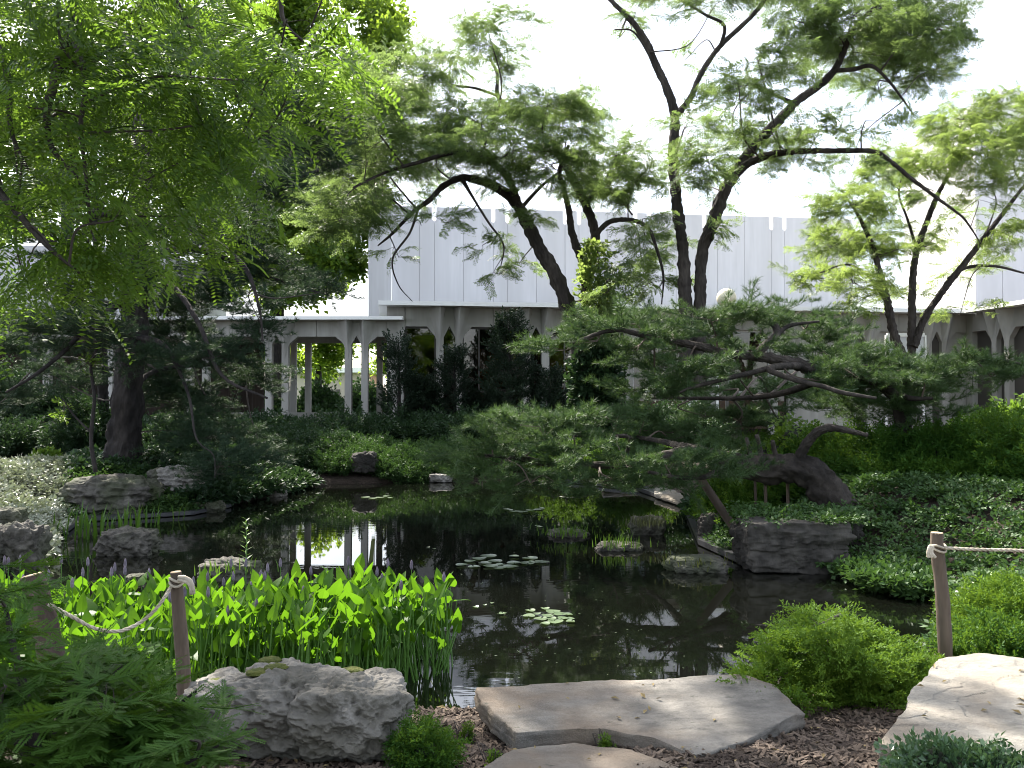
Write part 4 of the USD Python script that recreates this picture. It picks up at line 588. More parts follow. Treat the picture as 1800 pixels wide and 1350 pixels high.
# cypresses against the pavilion
def cypress(px, py0, py1, w, Yd, seed, lab, n=260):
    global rng
    rng = np.random.default_rng(seed); b = P(px, py0, Yd); b[2] = 0.6; t = P(px, py1, Yd)[2]; wm = w / FPX * Yd
    T = Thing('cypress', lab, 'tree', b, 'dark cypresses in front of the pavilion')
    T.part('trunk', tube([b, b + [0.03, 0, (t - .6) * .5], [b[0], b[1], t - .1]], [0.07, 0.05, 0.012], 7), m_bark_dark, True)
    u = rng.uniform(0, 1, n) ** 1.15; ph = rng.uniform(0, 2 * np.pi, n); tier = np.sin(u * 22 + seed + ph * 1.5) * 0.35 + 0.75; r = wm * (1 - u) ** 0.7 * tier * rng.uniform(0.4, 1, n) ** .5 + 0.05
    pos = np.stack([b[0] + r * np.cos(ph), b[1] + r * np.sin(ph), 0.7 + (t - 0.85) * u], -1)
    x = np.stack([np.cos(ph), np.sin(ph), rng.uniform(-.1, .6, n) + u * .8], -1)
    br = [tube([[b[0], b[1], p[2] - .1], p], [0.015, 0.005], 3) for p in pos[::5]]
    T.part('branches', join(br), m_twig, kind='stuff'); T.scatter('crown', S_cyp, m_cypress, pos, frame(x, np.array([0, 0, 1]) + rng.normal(0, .3, (n, 3))), rng.uniform(0.9, 1.6, n))
cypress(700, 770, 592, 24, 26.4, 41, 'narrow dark cypress at the pavilion corner pier'); cypress(798, 770, 612, 28, 26.6, 42, 'shorter bushy cypress in front of the first column pair')
cypress(895, 770, 556, 52, 26.3, 43, 'tallest cypress in front of the middle window', 520); cypress(965, 770, 650, 26, 26.2, 44, 'squat cypress beside the second column pair'); cypress(745, 770, 665, 26, 26.8, 45, 'low cypress between the corner pier and the first columns'); cypress(850, 770, 690, 26, 26.7, 46, 'low cypress hugging the left side of the tallest one')
def ivy(name, lab, cx, y0, y1, w, Yd, n, protos, mat, size, seed, cat='ivy'):
    global rng
    rng = np.random.default_rng(seed); zz = rng.uniform(0, 1, n); a = rng.uniform(0, 2 * np.pi, n); b, t = P(cx, y0, Yd), P(cx, y1, Yd); r = (w / FPX * Yd) * (0.55 + 0.45 * np.sin(zz * np.pi) ** .5) * rng.uniform(.6, 1, n) * (0.8 + .5 * meshkit.noise(np.stack([zz * 5, a, a * 0], -1), seed))
    T = Thing(name, lab, cat, b); pos = b + (t - b) * zz[:, None] + np.stack([np.cos(a) * r, np.sin(a) * r, 0 * a], -1)
    T.scatter('leaves', protos, mat, pos, frame(np.stack([np.cos(a), np.sin(a), -.2 + 0 * a], -1), np.array([0, 0, 1]) + rng.normal(0, .4, (n, 3))), size * rng.uniform(.7, 1.2, n))
    T.part('stem', tube([b, (b + t) / 2 + [.05, 0, 0], t], [.03, .02, .01], 5), m_twig)
ivy('ivy', 'dark ivy climbing the foot of the arching locust trunks', 1048, 770, 585, 38, 20.9, 420, S_ivy, m_jun_dark, 1.3, 47)
ivy('vine', 'sunlit vine leaves glowing around the slimmer arching locust stem', 1050, 585, 430, 26, 20.9, 110, S_ivy, m_locust_gold, 1.2, 48, 'vine')
# hedge of junipers on the right bank
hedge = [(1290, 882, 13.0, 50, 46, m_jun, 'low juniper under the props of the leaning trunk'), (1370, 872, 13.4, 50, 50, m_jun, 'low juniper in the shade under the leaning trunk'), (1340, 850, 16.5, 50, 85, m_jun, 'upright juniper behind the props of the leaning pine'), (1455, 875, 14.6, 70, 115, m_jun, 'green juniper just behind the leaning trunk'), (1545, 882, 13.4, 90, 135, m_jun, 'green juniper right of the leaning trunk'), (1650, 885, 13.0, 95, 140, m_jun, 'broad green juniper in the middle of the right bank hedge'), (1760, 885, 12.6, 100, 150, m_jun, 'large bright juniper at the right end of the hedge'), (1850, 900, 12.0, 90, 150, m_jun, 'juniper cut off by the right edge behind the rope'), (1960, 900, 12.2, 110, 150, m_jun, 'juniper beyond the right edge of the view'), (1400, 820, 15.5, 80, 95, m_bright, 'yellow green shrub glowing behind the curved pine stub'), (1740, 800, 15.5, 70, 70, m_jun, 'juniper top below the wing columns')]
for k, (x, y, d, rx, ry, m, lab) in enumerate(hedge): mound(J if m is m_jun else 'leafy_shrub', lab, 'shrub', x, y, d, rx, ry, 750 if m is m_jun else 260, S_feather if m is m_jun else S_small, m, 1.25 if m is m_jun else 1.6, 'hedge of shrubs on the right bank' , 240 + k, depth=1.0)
mound('leafy_shrub', 'pale yellow green shrub under the wing columns at the right edge', 'shrub', 1790, 740, 17, 60, 75, 200, S_small, m_bright, 2.2, None, 260, core=False, depth=.7)
# right bank near
mound(J, 'feathery juniper at the right edge below the rope', 'shrub', 1770, 1115, 6.9, 85, 95, 420, S_feather, m_jun_gold, 0.75, None, 261, depth=.5)
mound(J, 'grassy low juniper behind the pale slab', 'shrub', 1760, 1175, 6.0, 100, 70, 420, S_feather, m_jun, 0.7, None, 262, depth=.35, up=.9)
mound('leafy_shrub', 'bright yellow green shrub at the right edge under the taut rope', 'shrub', 1770, 1050, 8.2, 70, 50, 150, S_small, m_bright, 1.0, None, 263, core=False, depth=.5)
mound(J, 'low juniper skirt at the right foot of the golden juniper', 'shrub', 1590, 1225, 5.6, 75, 60, 260, S_feather, m_jun_gold, 0.6, None, 265, depth=.3, up=.3)
mound(J, 'tiny bright juniper tucked against the right end of the weathered boulder', 'shrub', 745, 1335, 4.15, 48, 62, 240, S_feather, m_jun, 0.42, None, 266, depth=.14, up=.35)
# left foreground yew
LY = [[(60, 1560, 20, .1), (70, 1400, 14, 0), (50, 1250, 9, 0), (20, 1120, 5, .1), (5, 1040, 3, .1)], [(70, 1420, 11), (150, 1300, 8), (190, 1200, 4), (230, 1160, 2)], [(80, 1430, 10), (200, 1330, 7, -.1), (300, 1250, 4, -.1), (345, 1215, 2, -.1)], [(90, 1450, 9), (220, 1400, 7, -.2), (330, 1340, 4, -.2), (385, 1310, 2, -.2)], [(60, 1350, 9), (0, 1250, 6, -.1), (-60, 1150, 4, -.1)], [(70, 1380, 8), (110, 1240, 5, .1), (112, 1170, 2.5, .2)]]
PY = [(-6, 1045, 26, 18), (-8, 1130, 26, 24), (150, 1185, 60, 20), (-45, 1110, 50, 40), (10, 1205, 60, 24), (120, 1205, 80, 26), (195, 1170, 40, 14, .7), (235, 1215, 45, 18), (60, 1230, 110, 32), (180, 1240, 90, 30), (280, 1255, 36, 16), (40, 1290, 110, 36), (160, 1300, 100, 34), (260, 1290, 60, 26), (335, 1300, 45, 16, .9), (80, 1350, 140, 36), (230, 1350, 80, 30), (320, 1345, 60, 22), (-60, 1250, 80, 80), (170, 1400, 160, 40)]
tree('yew_shrub', 'dark feathery yew spreading its boughs over the lower left corner', 'shrub', 3.4, LY, PY, S_yew, m_yew, m_bark_dark, m_twig, 0.8, seed=33, depth=.22, layers=3.2, cover=70, dens=3.6, droop=.1, crown='foliage', tilt=.5)
LG = [[(1490, 1270, 10), (1480, 1200, 7), (1462, 1140, 4), (1450, 1100, 2)], [(1490, 1250, 6), (1420, 1200, 4), (1350, 1190, 2)], [(1490, 1250, 6), (1560, 1200, 4), (1600, 1180, 2)]]
PG = [(1445, 1095, 42, 10), (1480, 1102, 42, 10), (1425, 1118, 45, 12), (1500, 1122, 60, 12), (1460, 1135, 70, 14), (1540, 1145, 50, 11), (1390, 1150, 40, 12), (1440, 1160, 70, 14), (1510, 1165, 75, 14), (1370, 1180, 50, 12), (1575, 1165, 36, 9), (1345, 1200, 40, 10), (1420, 1190, 70, 14), (1500, 1198, 80, 16), (1570, 1195, 60, 14), (1380, 1215, 60, 12), (1450, 1222, 80, 15), (1540, 1225, 75, 15), (1620, 1180, 40, 12), (1600, 1215, 45, 13), (1410, 1240, 50, 9), (1490, 1245, 60, 9)]
tree('juniper_shrub', 'golden green juniper in tiers spilling over the mulch beside the rope post', 'shrub', 5.45, LG, PG, S_feather, m_jun_gold, m_bark_dark, m_twig, 0.6, seed=34, depth=.2, layers=3.4, cover=110, dens=3.4, crown='foliage', tilt=.5)
mound('leafy_shrub', 'small pale shrub catching sun before the brown fence', 'shrub', 80, 815, 18, 26, 38, 60, S_small, m_bright, 1.6, None, 269, core=False, depth=.25)
# variegated shrub at the lower right
mound('leafy_shrub', 'glossy variegated shrub in the lower right corner', 'shrub', 1700, 1378, 3.6, 190, 105, 760, S_small, m_euo, 0.55, None, 270, depth=.28, up=.8)

# ------------------------------------------------------------------ ground cover
def cover(name, label, poly_px, zref, n, protos, mat, size, seed, lift=0.05, up=0.9, cat='ground cover'):
    global rng
    rng = np.random.default_rng(seed); pg = Polygon([G(x, y, zref)[:2] for x, y in poly_px]).buffer(0).difference(POND.buffer(-0.12)); x0, y0, x1, y1 = pg.bounds; pts = np.zeros((0, 2))
    while len(pts) < n:
        q = rng.uniform((x0, y0), (x1, y1), (n * 2, 2)); pts = np.vstack([pts, q[shapely.contains_xy(pg, q[:, 0], q[:, 1])]])
    pts = pts[:n]; z = land(pts[:, 0], pts[:, 1]); z = np.maximum(z, 0.01); b = np.array([pts[:, 0].mean(), pts[:, 1].mean(), z.mean()])
    T = Thing(name, label, cat, b, None, 'stuff'); x = np.column_stack([rng.normal(0, 1, (n, 2)), rng.uniform(-.1, .5, n)])
    bump = lift * (0.4 + 1.6 * meshkit.fbm(np.column_stack([pts * 1.6, z]), 3, seed))
    T.scatter('leaves', protos, mat, np.column_stack([pts, z + bump]), frame(x, np.array([0, 0, 1]) + rng.normal(0, .35, (n, 3))), size * rng.uniform(.7, 1.3, n))
cover('ground_cover', 'dense green creeping plants carpeting the right bank', [(1235, 905), (1240, 872), (1290, 850), (1340, 846), (1450, 856), (1650, 858), (2300, 870), (2300, 1010), (1700, 1030), (1560, 1020), (1480, 1000), (1400, 960), (1330, 940)], (.6), 4300, S_small, m_cover, 1.0, 301, .08)
cover('ground_cover', 'creeping plants on the slope right of the rope post', [(1690, 1000), (2250, 980), (2250, 1160), (1700, 1120)], .4, 1700, S_small, m_cover, .9, 302, .07)
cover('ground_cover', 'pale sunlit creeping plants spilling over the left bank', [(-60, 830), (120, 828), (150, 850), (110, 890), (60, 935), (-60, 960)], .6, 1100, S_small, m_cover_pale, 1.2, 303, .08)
cover('ground_cover', 'shaded creeping plants around the pine foot on the left bank', [(120, 832), (350, 830), (500, 842), (480, 860), (330, 875), (150, 890), (110, 880)], .6, 1000, S_small, m_cover, 1.2, 304, .07)
cover('ground_cover', 'dark creeping plants behind the thick pine trunk', [(120, 835), (140, 800), (420, 795), (480, 835), (350, 832)], .6, 900, S_small, m_jun_dark, 1.8, 307, .1)
cover('ground_cover', 'dark creeping plants at the left waterline stones', [(-80, 920), (80, 895), (90, 930), (50, 990), (-80, 1000)], .4, 400, S_small, m_cover, 1.0, 305, .06)
cover('ground_cover', 'leafy strip along the far shore of the pond', [(500, 848), (560, 838), (800, 835), (1100, 838), (1230, 862), (1230, 850), (1000, 815), (700, 815), (300, 815), (330, 850), (480, 858)], .5, 2600, S_small, m_jun_dark, 1.8, 306, .12)

# ------------------------------------------------------------------ stones
def stone(name, label, c, r, seed, mat, detail=5, yaw=0.0, cat='rock', group=None, rough=0.32, freq=1.6, boxy=0.45, strata=0.0, moss=None, pits=0.0):
    s = trimesh.creation.icosphere(detail, 1.0); d = np.array(s.vertices); r = np.asarray(r, float); c = np.asarray(c, float)
    p = d / np.maximum(np.abs(d).max(1, keepdims=True), 1e-6) * boxy + d * (1 - boxy)
    q = d * r / r.max()
    off = (meshkit.fbm(q * freq * 2 + seed * 7.7, 5, seed) - 0.5) * 2 * rough
    if strata: off = off + strata * (np.abs((p[:, 2] * 3.2 + 1.2 * meshkit.fbm(q * 2 + seed, 2, seed)) % 1.0 - 0.5) - 0.25)
    if pits:
        for k, fq in ((0, 7.0), (1, 13.0)): n = meshkit.noise(q * fq + seed, seed + 5 + k); off = off - pits * (0.7 ** k) * np.clip((n - 0.5) * 2.2, 0, 1) + pits * 0.5 * np.clip((0.42 - n) * 2, 0, 1)
    v = rot_z(p * (1 + off)[:, None] * r, yaw) + c
    T = Thing(name, label, cat, c, group); T.part('body', (v, np.array(s.faces)), mat, 45)
    return T, v
def shore_stone(px, py, w, h, zb, name, label, seed, mat, dep=0.7, **k):
    b = G(px, py, zb); w2 = w / FPX * b[1] / 2; hh = h / FPX * b[1]; b = b + [0, w2 * dep * .5, 0]
    return stone(name, label, [b[0], b[1], zb + hh * .42], [w2, max(w2 * dep, .1), hh * .62], seed, mat, **k)
# big weathered boulder in the foreground: three lobes of one rock
bl = []
for k, (px, py, w, h, sd) in enumerate(((605, 1338, 215, 124, 5), (480, 1325, 220, 122, 9), (365, 1322, 150, 100, 14))):
    b = G(px, py, .30); w2 = w / FPX * b[1] / 2; hh = h / FPX * b[1]; s = trimesh.creation.icosphere(6, 1.0); d = np.array(s.vertices); pbox = d / np.abs(d).max(1, keepdims=True) * .4 + d * .6; q = d + 3.3 * k
    off = (meshkit.fbm(q * 2.2, 6, sd) - .5) * .55
    for kk, fq in ((0, 4.5), (1, 9.0), (2, 17.0)): n = meshkit.noise(q * fq, sd + kk); off += -0.10 * .62 ** kk * np.clip((n - .5) * 2.4, 0, 1) + 0.05 * .6 ** kk * np.clip((.45 - n) * 2, 0, 1)
    bl.append((pbox * (1 + off)[:, None] * [w2, .27, hh * .60] + [b[0], b[1] + .24, .30 + hh * .40], np.array(s.faces)))
T = Thing('limestone_boulder', 'large pitted grey limestone boulder in front of the pickerel plants', 'rock', bl[1][0].mean(0)); 
for x in bl: T.part('lobe', x, m_lime, 60)
rng = np.random.default_rng(55)
for k in (1, 1, 0, 2, 1): # moss tufts
    v = bl[k][0]; top = v[v[:, 2] > np.percentile(v[:, 2], 88)]; c = top[rng.integers(len(top))]; s = trimesh.creation.icosphere(3, 1); d = np.array(s.vertices)
    T.part('moss', (d * (1 + .5 * (meshkit.fbm(d * 3 + k, 3, k) - .5))[:, None] * [.06, .05, .018] + c, np.array(s.faces)), m_moss, True)
ST = 'pond_stone'
shore_stone(185, 895, 165, 52, .12, ST, 'long rounded grey stone on the left bank below the pine', 61, m_lime_dark, pits=.1, strata=.12)
shore_stone(312, 862, 72, 40, .34, ST, 'blocky pale stone stacked on top at the left bank', 62, m_lime, pits=.08, boxy=.75, rough=.2, strata=.2)
shore_stone(315, 885, 70, 34, .10, ST, 'blocky stone beneath the pale topmost one on the left bank', 63, m_lime_dark, boxy=.75, rough=.2, strata=.2)
shore_stone(268, 882, 44, 34, .12, ST, 'small cube like stone between the long stone and the stacked ones', 64, m_lime_dark, boxy=.6)
shore_stone(278, 845, 40, 20, .5, ST, 'small stone behind the stacked stones near the pine foot', 65, m_lime_dark)
shore_stone(372, 848, 48, 10, .3, ST, 'flat stone right of the stacked stones', 66, m_lime_dark)
shore_stone(25, 1005, 85, 80, .03, ST, 'tall grooved stone at the left edge of the pond', 67, m_lime_dark, boxy=.7, pits=.1, strata=.1)
shore_stone(-55, 1012, 90, 78, .03, ST, 'grooved stone cut off by the left edge', 68, m_lime_dark, boxy=.7, pits=.1)
shore_stone(10, 925, 60, 30, .3, ST, 'low stone above the tall grooved one at the left edge', 69, m_lime_dark)
shore_stone(362, 900, 56, 18, 0, ST, 'low dark stone lying in the water before the stacked stones', 70, m_lime_dark)
shore_stone(474, 873, 52, 22, 0, ST, 'small grey stone in the water with grass at its left', 71, m_lime)
shore_stone(218, 978, 108, 44, -.02, ST, 'lumpy stone islet with grass among the reeds at the left', 72, m_lime_dark, pits=.1)
shore_stone(405, 1035, 110, 46, -.02, ST, 'stone islet carrying a tall leafy weed', 73, m_lime_dark, pits=.12)
shore_stone(565, 838, 50, 20, .03, ST, 'grey stone on the far shore below the walkway', 74, m_ledge)
shore_stone(638, 826, 46, 30, .3, ST, 'round grey stone among the far shore shrubs', 75, m_ledge)
shore_stone(775, 846, 44, 12, .03, ST, 'pale flat stone at the far waterline before the pine tip', 76, m_lime)
shore_stone(1140, 942, 62, 32, -.02, ST, 'mossy islet topped with dry grass right of the pine reflection', 77, m_lime_dark)
shore_stone(1000, 945, 70, 12, -.02, ST, 'low grassy islet in the middle of the pond', 78, m_lime_dark)
shore_stone(1090, 970, 80, 14, -.02, ST, 'low mossy islet in front of the grass topped one', 79, m_lime_dark)
shore_stone(1228, 1008, 105, 26, -.02, ST, 'long mossy stone in the water left of the ledge', 80, m_lime_dark)
shore_stone(235, 1025, 30, 14, -.02, ST, 'small stone in the water behind the pickerel flowers', 81, m_lime_dark)
shore_stone(1252, 950, 44, 46, .02, ST, 'rough grey stone on the right shore beside the prop pole', 82, m_ledge, pits=.08, dep=.8)
rng = np.random.default_rng(64); q = G(rng.uniform(1300, 1530, 230), rng.uniform(896, 916, 230), .60); q = q + np.column_stack([np.zeros(230), rng.uniform(-.1, .35, 230), rng.uniform(-.05, .03, 230)])
LC2 = Thing('ground_cover', 'creeping plants overgrowing the top of the dark stone ledge', 'ground cover', q.mean(0), None, 'stuff'); LC2.scatter('leaves', S_small, m_cover, q, frame(np.column_stack([rng.normal(0, 1, (230, 2)), rng.uniform(-.5, .3, 230)]), np.array([0, 0, 1]) + rng.normal(0, .4, (230, 3))), rng.uniform(.6, 1.2, 230))
# the ledge on the right bank
b = G(1405, 1003, 0.02); LDG = Thing('stone_ledge', 'long layered dark stone ledge overhanging the water on the right bank', 'rock', b)
for k, (px, w, z0, z1, dy, sd) in enumerate(((1405, 185, .03, .34, .30, 3), (1400, 190, .28, .56, .28, 4), (1505, 80, .25, .50, .75, 6))):
    c = G(px, 1003, 0.02); w2 = w / FPX * c[1] / 2; s = trimesh.creation.icosphere(5, 1.0); d = np.array(s.vertices); p = d / np.abs(d).max(1, keepdims=True) * .72 + d * .28
    off = (meshkit.fbm(d * np.array([3, 3, 1]) * 1.4 + sd, 5, sd) - .5) * .36; off += .08 * (meshkit.noise(d * np.array([9, 9, 1.5]) + sd, sd) - .5)
    LDG.part('layer', (p * (1 + off)[:, None] * [w2, .42, (z1 - z0) * .62] + [c[0], c[1] + dy, (z0 + z1) / 2], np.array(s.faces)), m_ledge, 50)
slab_tops = []
def slab(name, label, outline, zt, thick, mat, seed, dome=0.02, tilt=(0, 0), cat='stone slab', n=380, edge=0.012, rings=64):
    """a natural flat stone: irregular outline, rough flanks, uneven top"""
    p = np.array([G(x, y, zt)[:2] for x, y in outline]); ring = LineString(np.vstack([p, p[:1]])); q = np.array([ring.interpolate(t, True).coords[0] for t in np.linspace(0, 1, n, endpoint=False)])
    c = np.array(Polygon(p).representative_point().coords[0]) * .3 + q.mean(0) * .7; nz = meshkit.fbm(np.column_stack([q * 7, q[:, 0] * 0 + seed]), 4, seed) - .5
    q = q + unit(q - c) * (nz * 4 * edge)[:, None]; V, Fc = [], []
    def hgt(xy): return zt + tilt[0] * (xy[:, 0] - c[0]) + tilt[1] * (xy[:, 1] - c[1]) + dome * 2 * (meshkit.fbm(np.column_stack([xy * 2.2, xy[:, :1] * 0 + seed]), 5, seed) - .5) + dome * .9 * np.floor(6 * meshkit.fbm(np.column_stack([xy * np.array([1.1, 2.6]), xy[:, :1] * 0 + 9 + seed]), 4, seed)) / 6 - .0 * np.clip(1 - np.abs(meshkit.fbm(np.column_stack([xy * np.array([1.2, 3.0]), xy[:, :1] * 0 + 4 + seed]), 3, seed + 3) - .5) * 60, 0, 1) + .004 * (meshkit.fbm(np.column_stack([xy * 22, xy[:, :1] * 0]), 3, seed) - .5)
    prof = [(1.0 - (k / rings), None) for k in range(rings)]
    rows = []
    for k, (o, dz) in enumerate(((0.93, -1.0), (0.955, -.86), (0.985, -.72), (0.975, -.58), (.99, -.5), (0.998, -.36), (.985, -.25), (.996, -.14), (.992, -.05))):
        xy = c + (q - c) * (o + .035 * (meshkit.fbm(np.column_stack([q * 9, q[:, 0] * 0 + k * .5]), 5, seed) - .5) * 1.5)[:, None]; rows.append(np.column_stack([xy, hgt(xy) + dz * thick]))
    for k in range(rings):
        o = .988 * (1 - k / rings) ** .9; xy = c + (q - c) * o; rows.append(np.column_stack([xy, hgt(xy)]))
    v = np.vstack(rows + [np.append(c, hgt(c[None])[0])[None]]); R = len(rows); i, j = np.meshgrid(np.arange(R - 1), np.arange(n), indexing='ij'); f = np.stack([i * n + j, i * n + (j + 1) % n, (i + 1) * n + (j + 1) % n, (i + 1) * n + j], -1).reshape(-1, 4)
    f = np.vstack([f[:, [0, 1, 2]], f[:, [0, 2, 3]], np.stack([(R - 1) * n + np.arange(n), (R - 1) * n + (np.arange(n) + 1) % n, np.full(n, R * n)], 1)])
    if Polygon(p).exterior.is_ccw is False: f = f[:, ::-1]
    if n > 100: slab_tops.append(rows[14:][0][:0]); slab_tops.append(np.vstack(rows[12:]))
    T = Thing(name, label, cat, np.append(c, zt)); T.part('body', (v, f), mat, 35); return T
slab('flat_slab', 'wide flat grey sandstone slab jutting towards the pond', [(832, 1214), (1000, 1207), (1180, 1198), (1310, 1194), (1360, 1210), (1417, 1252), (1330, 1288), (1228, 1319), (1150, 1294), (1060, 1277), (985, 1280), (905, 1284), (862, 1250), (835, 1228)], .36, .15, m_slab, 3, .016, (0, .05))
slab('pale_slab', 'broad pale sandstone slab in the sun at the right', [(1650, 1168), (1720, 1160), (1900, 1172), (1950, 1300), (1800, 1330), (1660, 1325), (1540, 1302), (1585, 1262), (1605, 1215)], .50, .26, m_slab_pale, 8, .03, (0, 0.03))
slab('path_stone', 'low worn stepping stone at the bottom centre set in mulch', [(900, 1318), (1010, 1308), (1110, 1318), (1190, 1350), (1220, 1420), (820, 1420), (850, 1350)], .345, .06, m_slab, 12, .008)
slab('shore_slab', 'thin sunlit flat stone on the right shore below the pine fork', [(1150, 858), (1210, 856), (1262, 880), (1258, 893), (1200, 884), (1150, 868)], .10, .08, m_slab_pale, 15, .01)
slab('shore_slab', 'grey flat stone stepping up behind the lower pine bough', [(1050, 826), (1140, 824), (1160, 836), (1060, 840)], .22, .10, m_slab, 16, .01)
for k, (o, lab) in enumerate((([(1676, 1040), (1694, 1030), (1708, 1058), (1690, 1066)], 'pale coping block behind the rope post, farthest from the camera'), ([(1672, 1072), (1696, 1068), (1702, 1108), (1680, 1112)], 'pale coping block right of the rope post, middle of the three'), ([(1650, 1120), (1682, 1114), (1690, 1160), (1655, 1165)], 'pale coping block at the foot of the rope post'))): slab('coping_block', lab, o, .16, .16, m_coping, 20 + k, .006, cat='stone block', n=80, rings=8, edge=.006)
ln = LineString([tuple(G(x, y, .03)[:2]) for x, y in ((1000, 846), (1130, 860), (1212, 888), (1228, 914), (1248, 955), (1318, 986))]); 
lp = extrude(ln.buffer(.16, cap_style='flat'), .07); single('pond_liner', (lp[0] + [0, 0, .015], lp[1]), m_liner, 'strip of black pond liner along the right shore', 'pond liner')
ln = LineString([tuple(G(x, y, .03)[:2]) for x, y in ((95, 938), (130, 914), (230, 908), (330, 902), (395, 889))]); 
lp = extrude(ln.buffer(.14, cap_style='flat'), .06); single('pond_liner', (lp[0] + [0, 0, .015], lp[1]), m_liner, 'strip of black pond liner under the left bank stones', 'pond liner')
# brown board fence at the left, in front of the walkway
FN = Thing('board_fence', 'low dark brown board fence left of the pine', 'fence', P(78, 815, 21))
for k in range(12):
    a = P(18 + k * 10, 742, 21); FN.part('board', box(a[0] + .004, a[0] + .13, 21, 21.03, .5, a[2] + .01 * (k % 3)), m_brown)
FN.part('rail', box(P(18, 742, 21)[0], P(138, 742, 21)[0], 21.035, 21.08, 1.2, 1.28), m_brown)

# ------------------------------------------------------------------ posts and ropes
def post(name, label, pts, Yd, mat, seed, sides=14):
    L = limb_pts(pts, Yd, 5); T = Thing(name, label, 'post', L[0, :3]); T.part('shaft', tube(L[:, :3], L[:, 3], sides, .1, seed), mat, 50)
    t = L[-1]; ax = unit(L[-1, :3] - L[-3, :3]); T.part('cut_top', tube([t[:3] - ax * .004, t[:3] + ax * .004], t[3] * .93, sides), m_cut); return T
T = post('rope_post', 'slim crooked wooden post holding a taut rope at the right', [(1663, 1190, 12.5), (1662, 1150, 12), (1659, 1090, 12), (1656, 1040, 11.5), (1650, 990, 11.5), (1647, 955, 11), (1647, 937, 10.5)], 5.75, m_post, 3)
c = P(1668, 985, 5.72); T.part('knot', tube([c, c + [.03, -.01, .015]], [.016, .006], 7), m_post)
post('rope_post', 'slim straight post among the pickerel plants with a slack rope', [(327, 1290, 13), (324, 1210, 12.5), (319, 1130, 12), (313, 1060, 11), (309, 1006, 9.5)], 4.9, m_post, 4)
post('log_post', 'thick leaning log post with a sawn top at the left', [(108, 1240, 24), (90, 1150, 23), (76, 1090, 22), (57, 1011, 19)], 4.5, m_log, 5)
def rope(label, pts, Yd, turns=1.0, r=.011, ends=()):
    L = limb_pts([(*p[:2], 1, *p[2:]) for p in pts], Yd, 12)[:, :3]; s = np.concatenate([[0], np.cumsum(np.linalg.norm(np.diff(L, axis=0), axis=1))]); n = int(s[-1] / .008) + 2; t = np.linspace(0, s[-1], n); c = np.stack([np.interp(t, s, L[:, k]) for k in range(3)], -1)
    d = unit(np.gradient(c, axis=0)); a = unit(np.cross(d, [0, 0, 1.0])); b = np.cross(d, a); T = Thing('rope', label, 'rope', c[n // 2])
    for k in range(3):
        ph = t / .014 * .9 + k * 2 * np.pi / 3; T.part('strand', tube(c + (np.cos(ph)[:, None] * a + np.sin(ph)[:, None] * b) * r * .5, r * .56, 5), m_rope, True)
    for e in ends: T.part(*e)
    return T
def knot(px, py, Yd, r, seed):
    c = P(px, py, Yd); t = np.linspace(0, 2 * np.pi, 40); return tube(np.stack([c[0] + r * np.cos(t) * (1 + .1 * np.sin(3 * t)), c[1] + r * np.sin(t), c[2] + .01 * np.sin(2 * t + seed)], -1), .0075, 7)
tail = lambda px, py, Yd, k: (lambda c: tube(spline(np.array([c, c + [-.02 + .01 * k, -.02, .01], c + [-.035 + .012 * k, -.03, -.03], c + [-.03 + .02 * k, -.03, -.06]]), 5), np.linspace(.008, .012, 16), 7, .35, k))(P(px, py, Yd))
pr = 11 / FPX * 5.75 + .008
T = rope('pale taut rope tied to the right post and leaving the frame', [(1660, 963, -.02), (1720, 966, -.05), (1800, 968, -.08), (1990, 975, -.2)], 5.72)
for k in range(2): T.part('knot', knot(1649, 960 + 6 * k, 5.75, pr, k), m_rope, True)
for k in range(3): T.part('frayed_end', tail(1637, 962, 5.7, k), m_rope, True)
T = rope('slack rope sagging between the left slim post and the log post', [(306, 1022, 0), (292, 1046, -.08), (270, 1075, -.15), (240, 1098, -.22), (205, 1110, -.28), (165, 1104, -.33), (130, 1086, -.38), (85, 1062, -.45)], 4.9, r=.010)
for k in range(2): T.part('knot', knot(311, 1018 + 8 * k, 4.9, 10 / FPX * 4.9 + .008, k), m_rope, True)
for k in range(2): T.part('frayed_end', (lambda c: tube(spline(np.array([c, c + [.035, -.02, .0], c + [.07, -.02, -.02], c + [.085, -.02, -.075]]), 5), np.linspace(.009, .015, 16), 8, .3, k))(P(314, 1014 + 5 * k, 4.87)), m_rope, True)

# ------------------------------------------------------------------ water plants
def heart_leaf(base, tip_dir, face, L, W, cup, r):
    d = unit(tip_dir); s = unit(np.cross(face, d)); n = np.cross(d, s)      # outline of a heart shaped blade
    prof = [(-.10, .30), (.05, .46), (.22, .50), (.45, .40), (.70, .24), (.88, .10)]
    mid = [(0, .0)] + [(a, 0) for a in (.15, .30, .5, .72, .88)] + [(1.0, 0)]
    V = [base + d * L * a - n * 0.0 for a, _ in mid]; cur = lambda a, w: n * (cup * W * abs(w) - 0.12 * L * a * a)
    V = [base + d * L * a + cur(a, 0) for a, _ in mid]
    for sg in (-1, 1): V += [base + d * L * a + s * sg * w * W + cur(a, w) for a, w in prof]
    F = []
    for o, fl in ((7, False), (13, True)):
        tri = [(0, o, o + 1), (0, o + 1, 1), (1, o + 1, o + 2), (1, o + 2, 2), (2, o + 2, o + 3), (2, o + 3, 3), (3, o + 3, o + 4), (3, o + 4, 4), (4, o + 4, o + 5), (4, o + 5, 5), (5, o + 5, 6)]
        F += [(t[0], t[2], t[1]) if fl else t for t in tri]
    return np.array(V), np.array(F)
rng = np.random.default_rng(77)
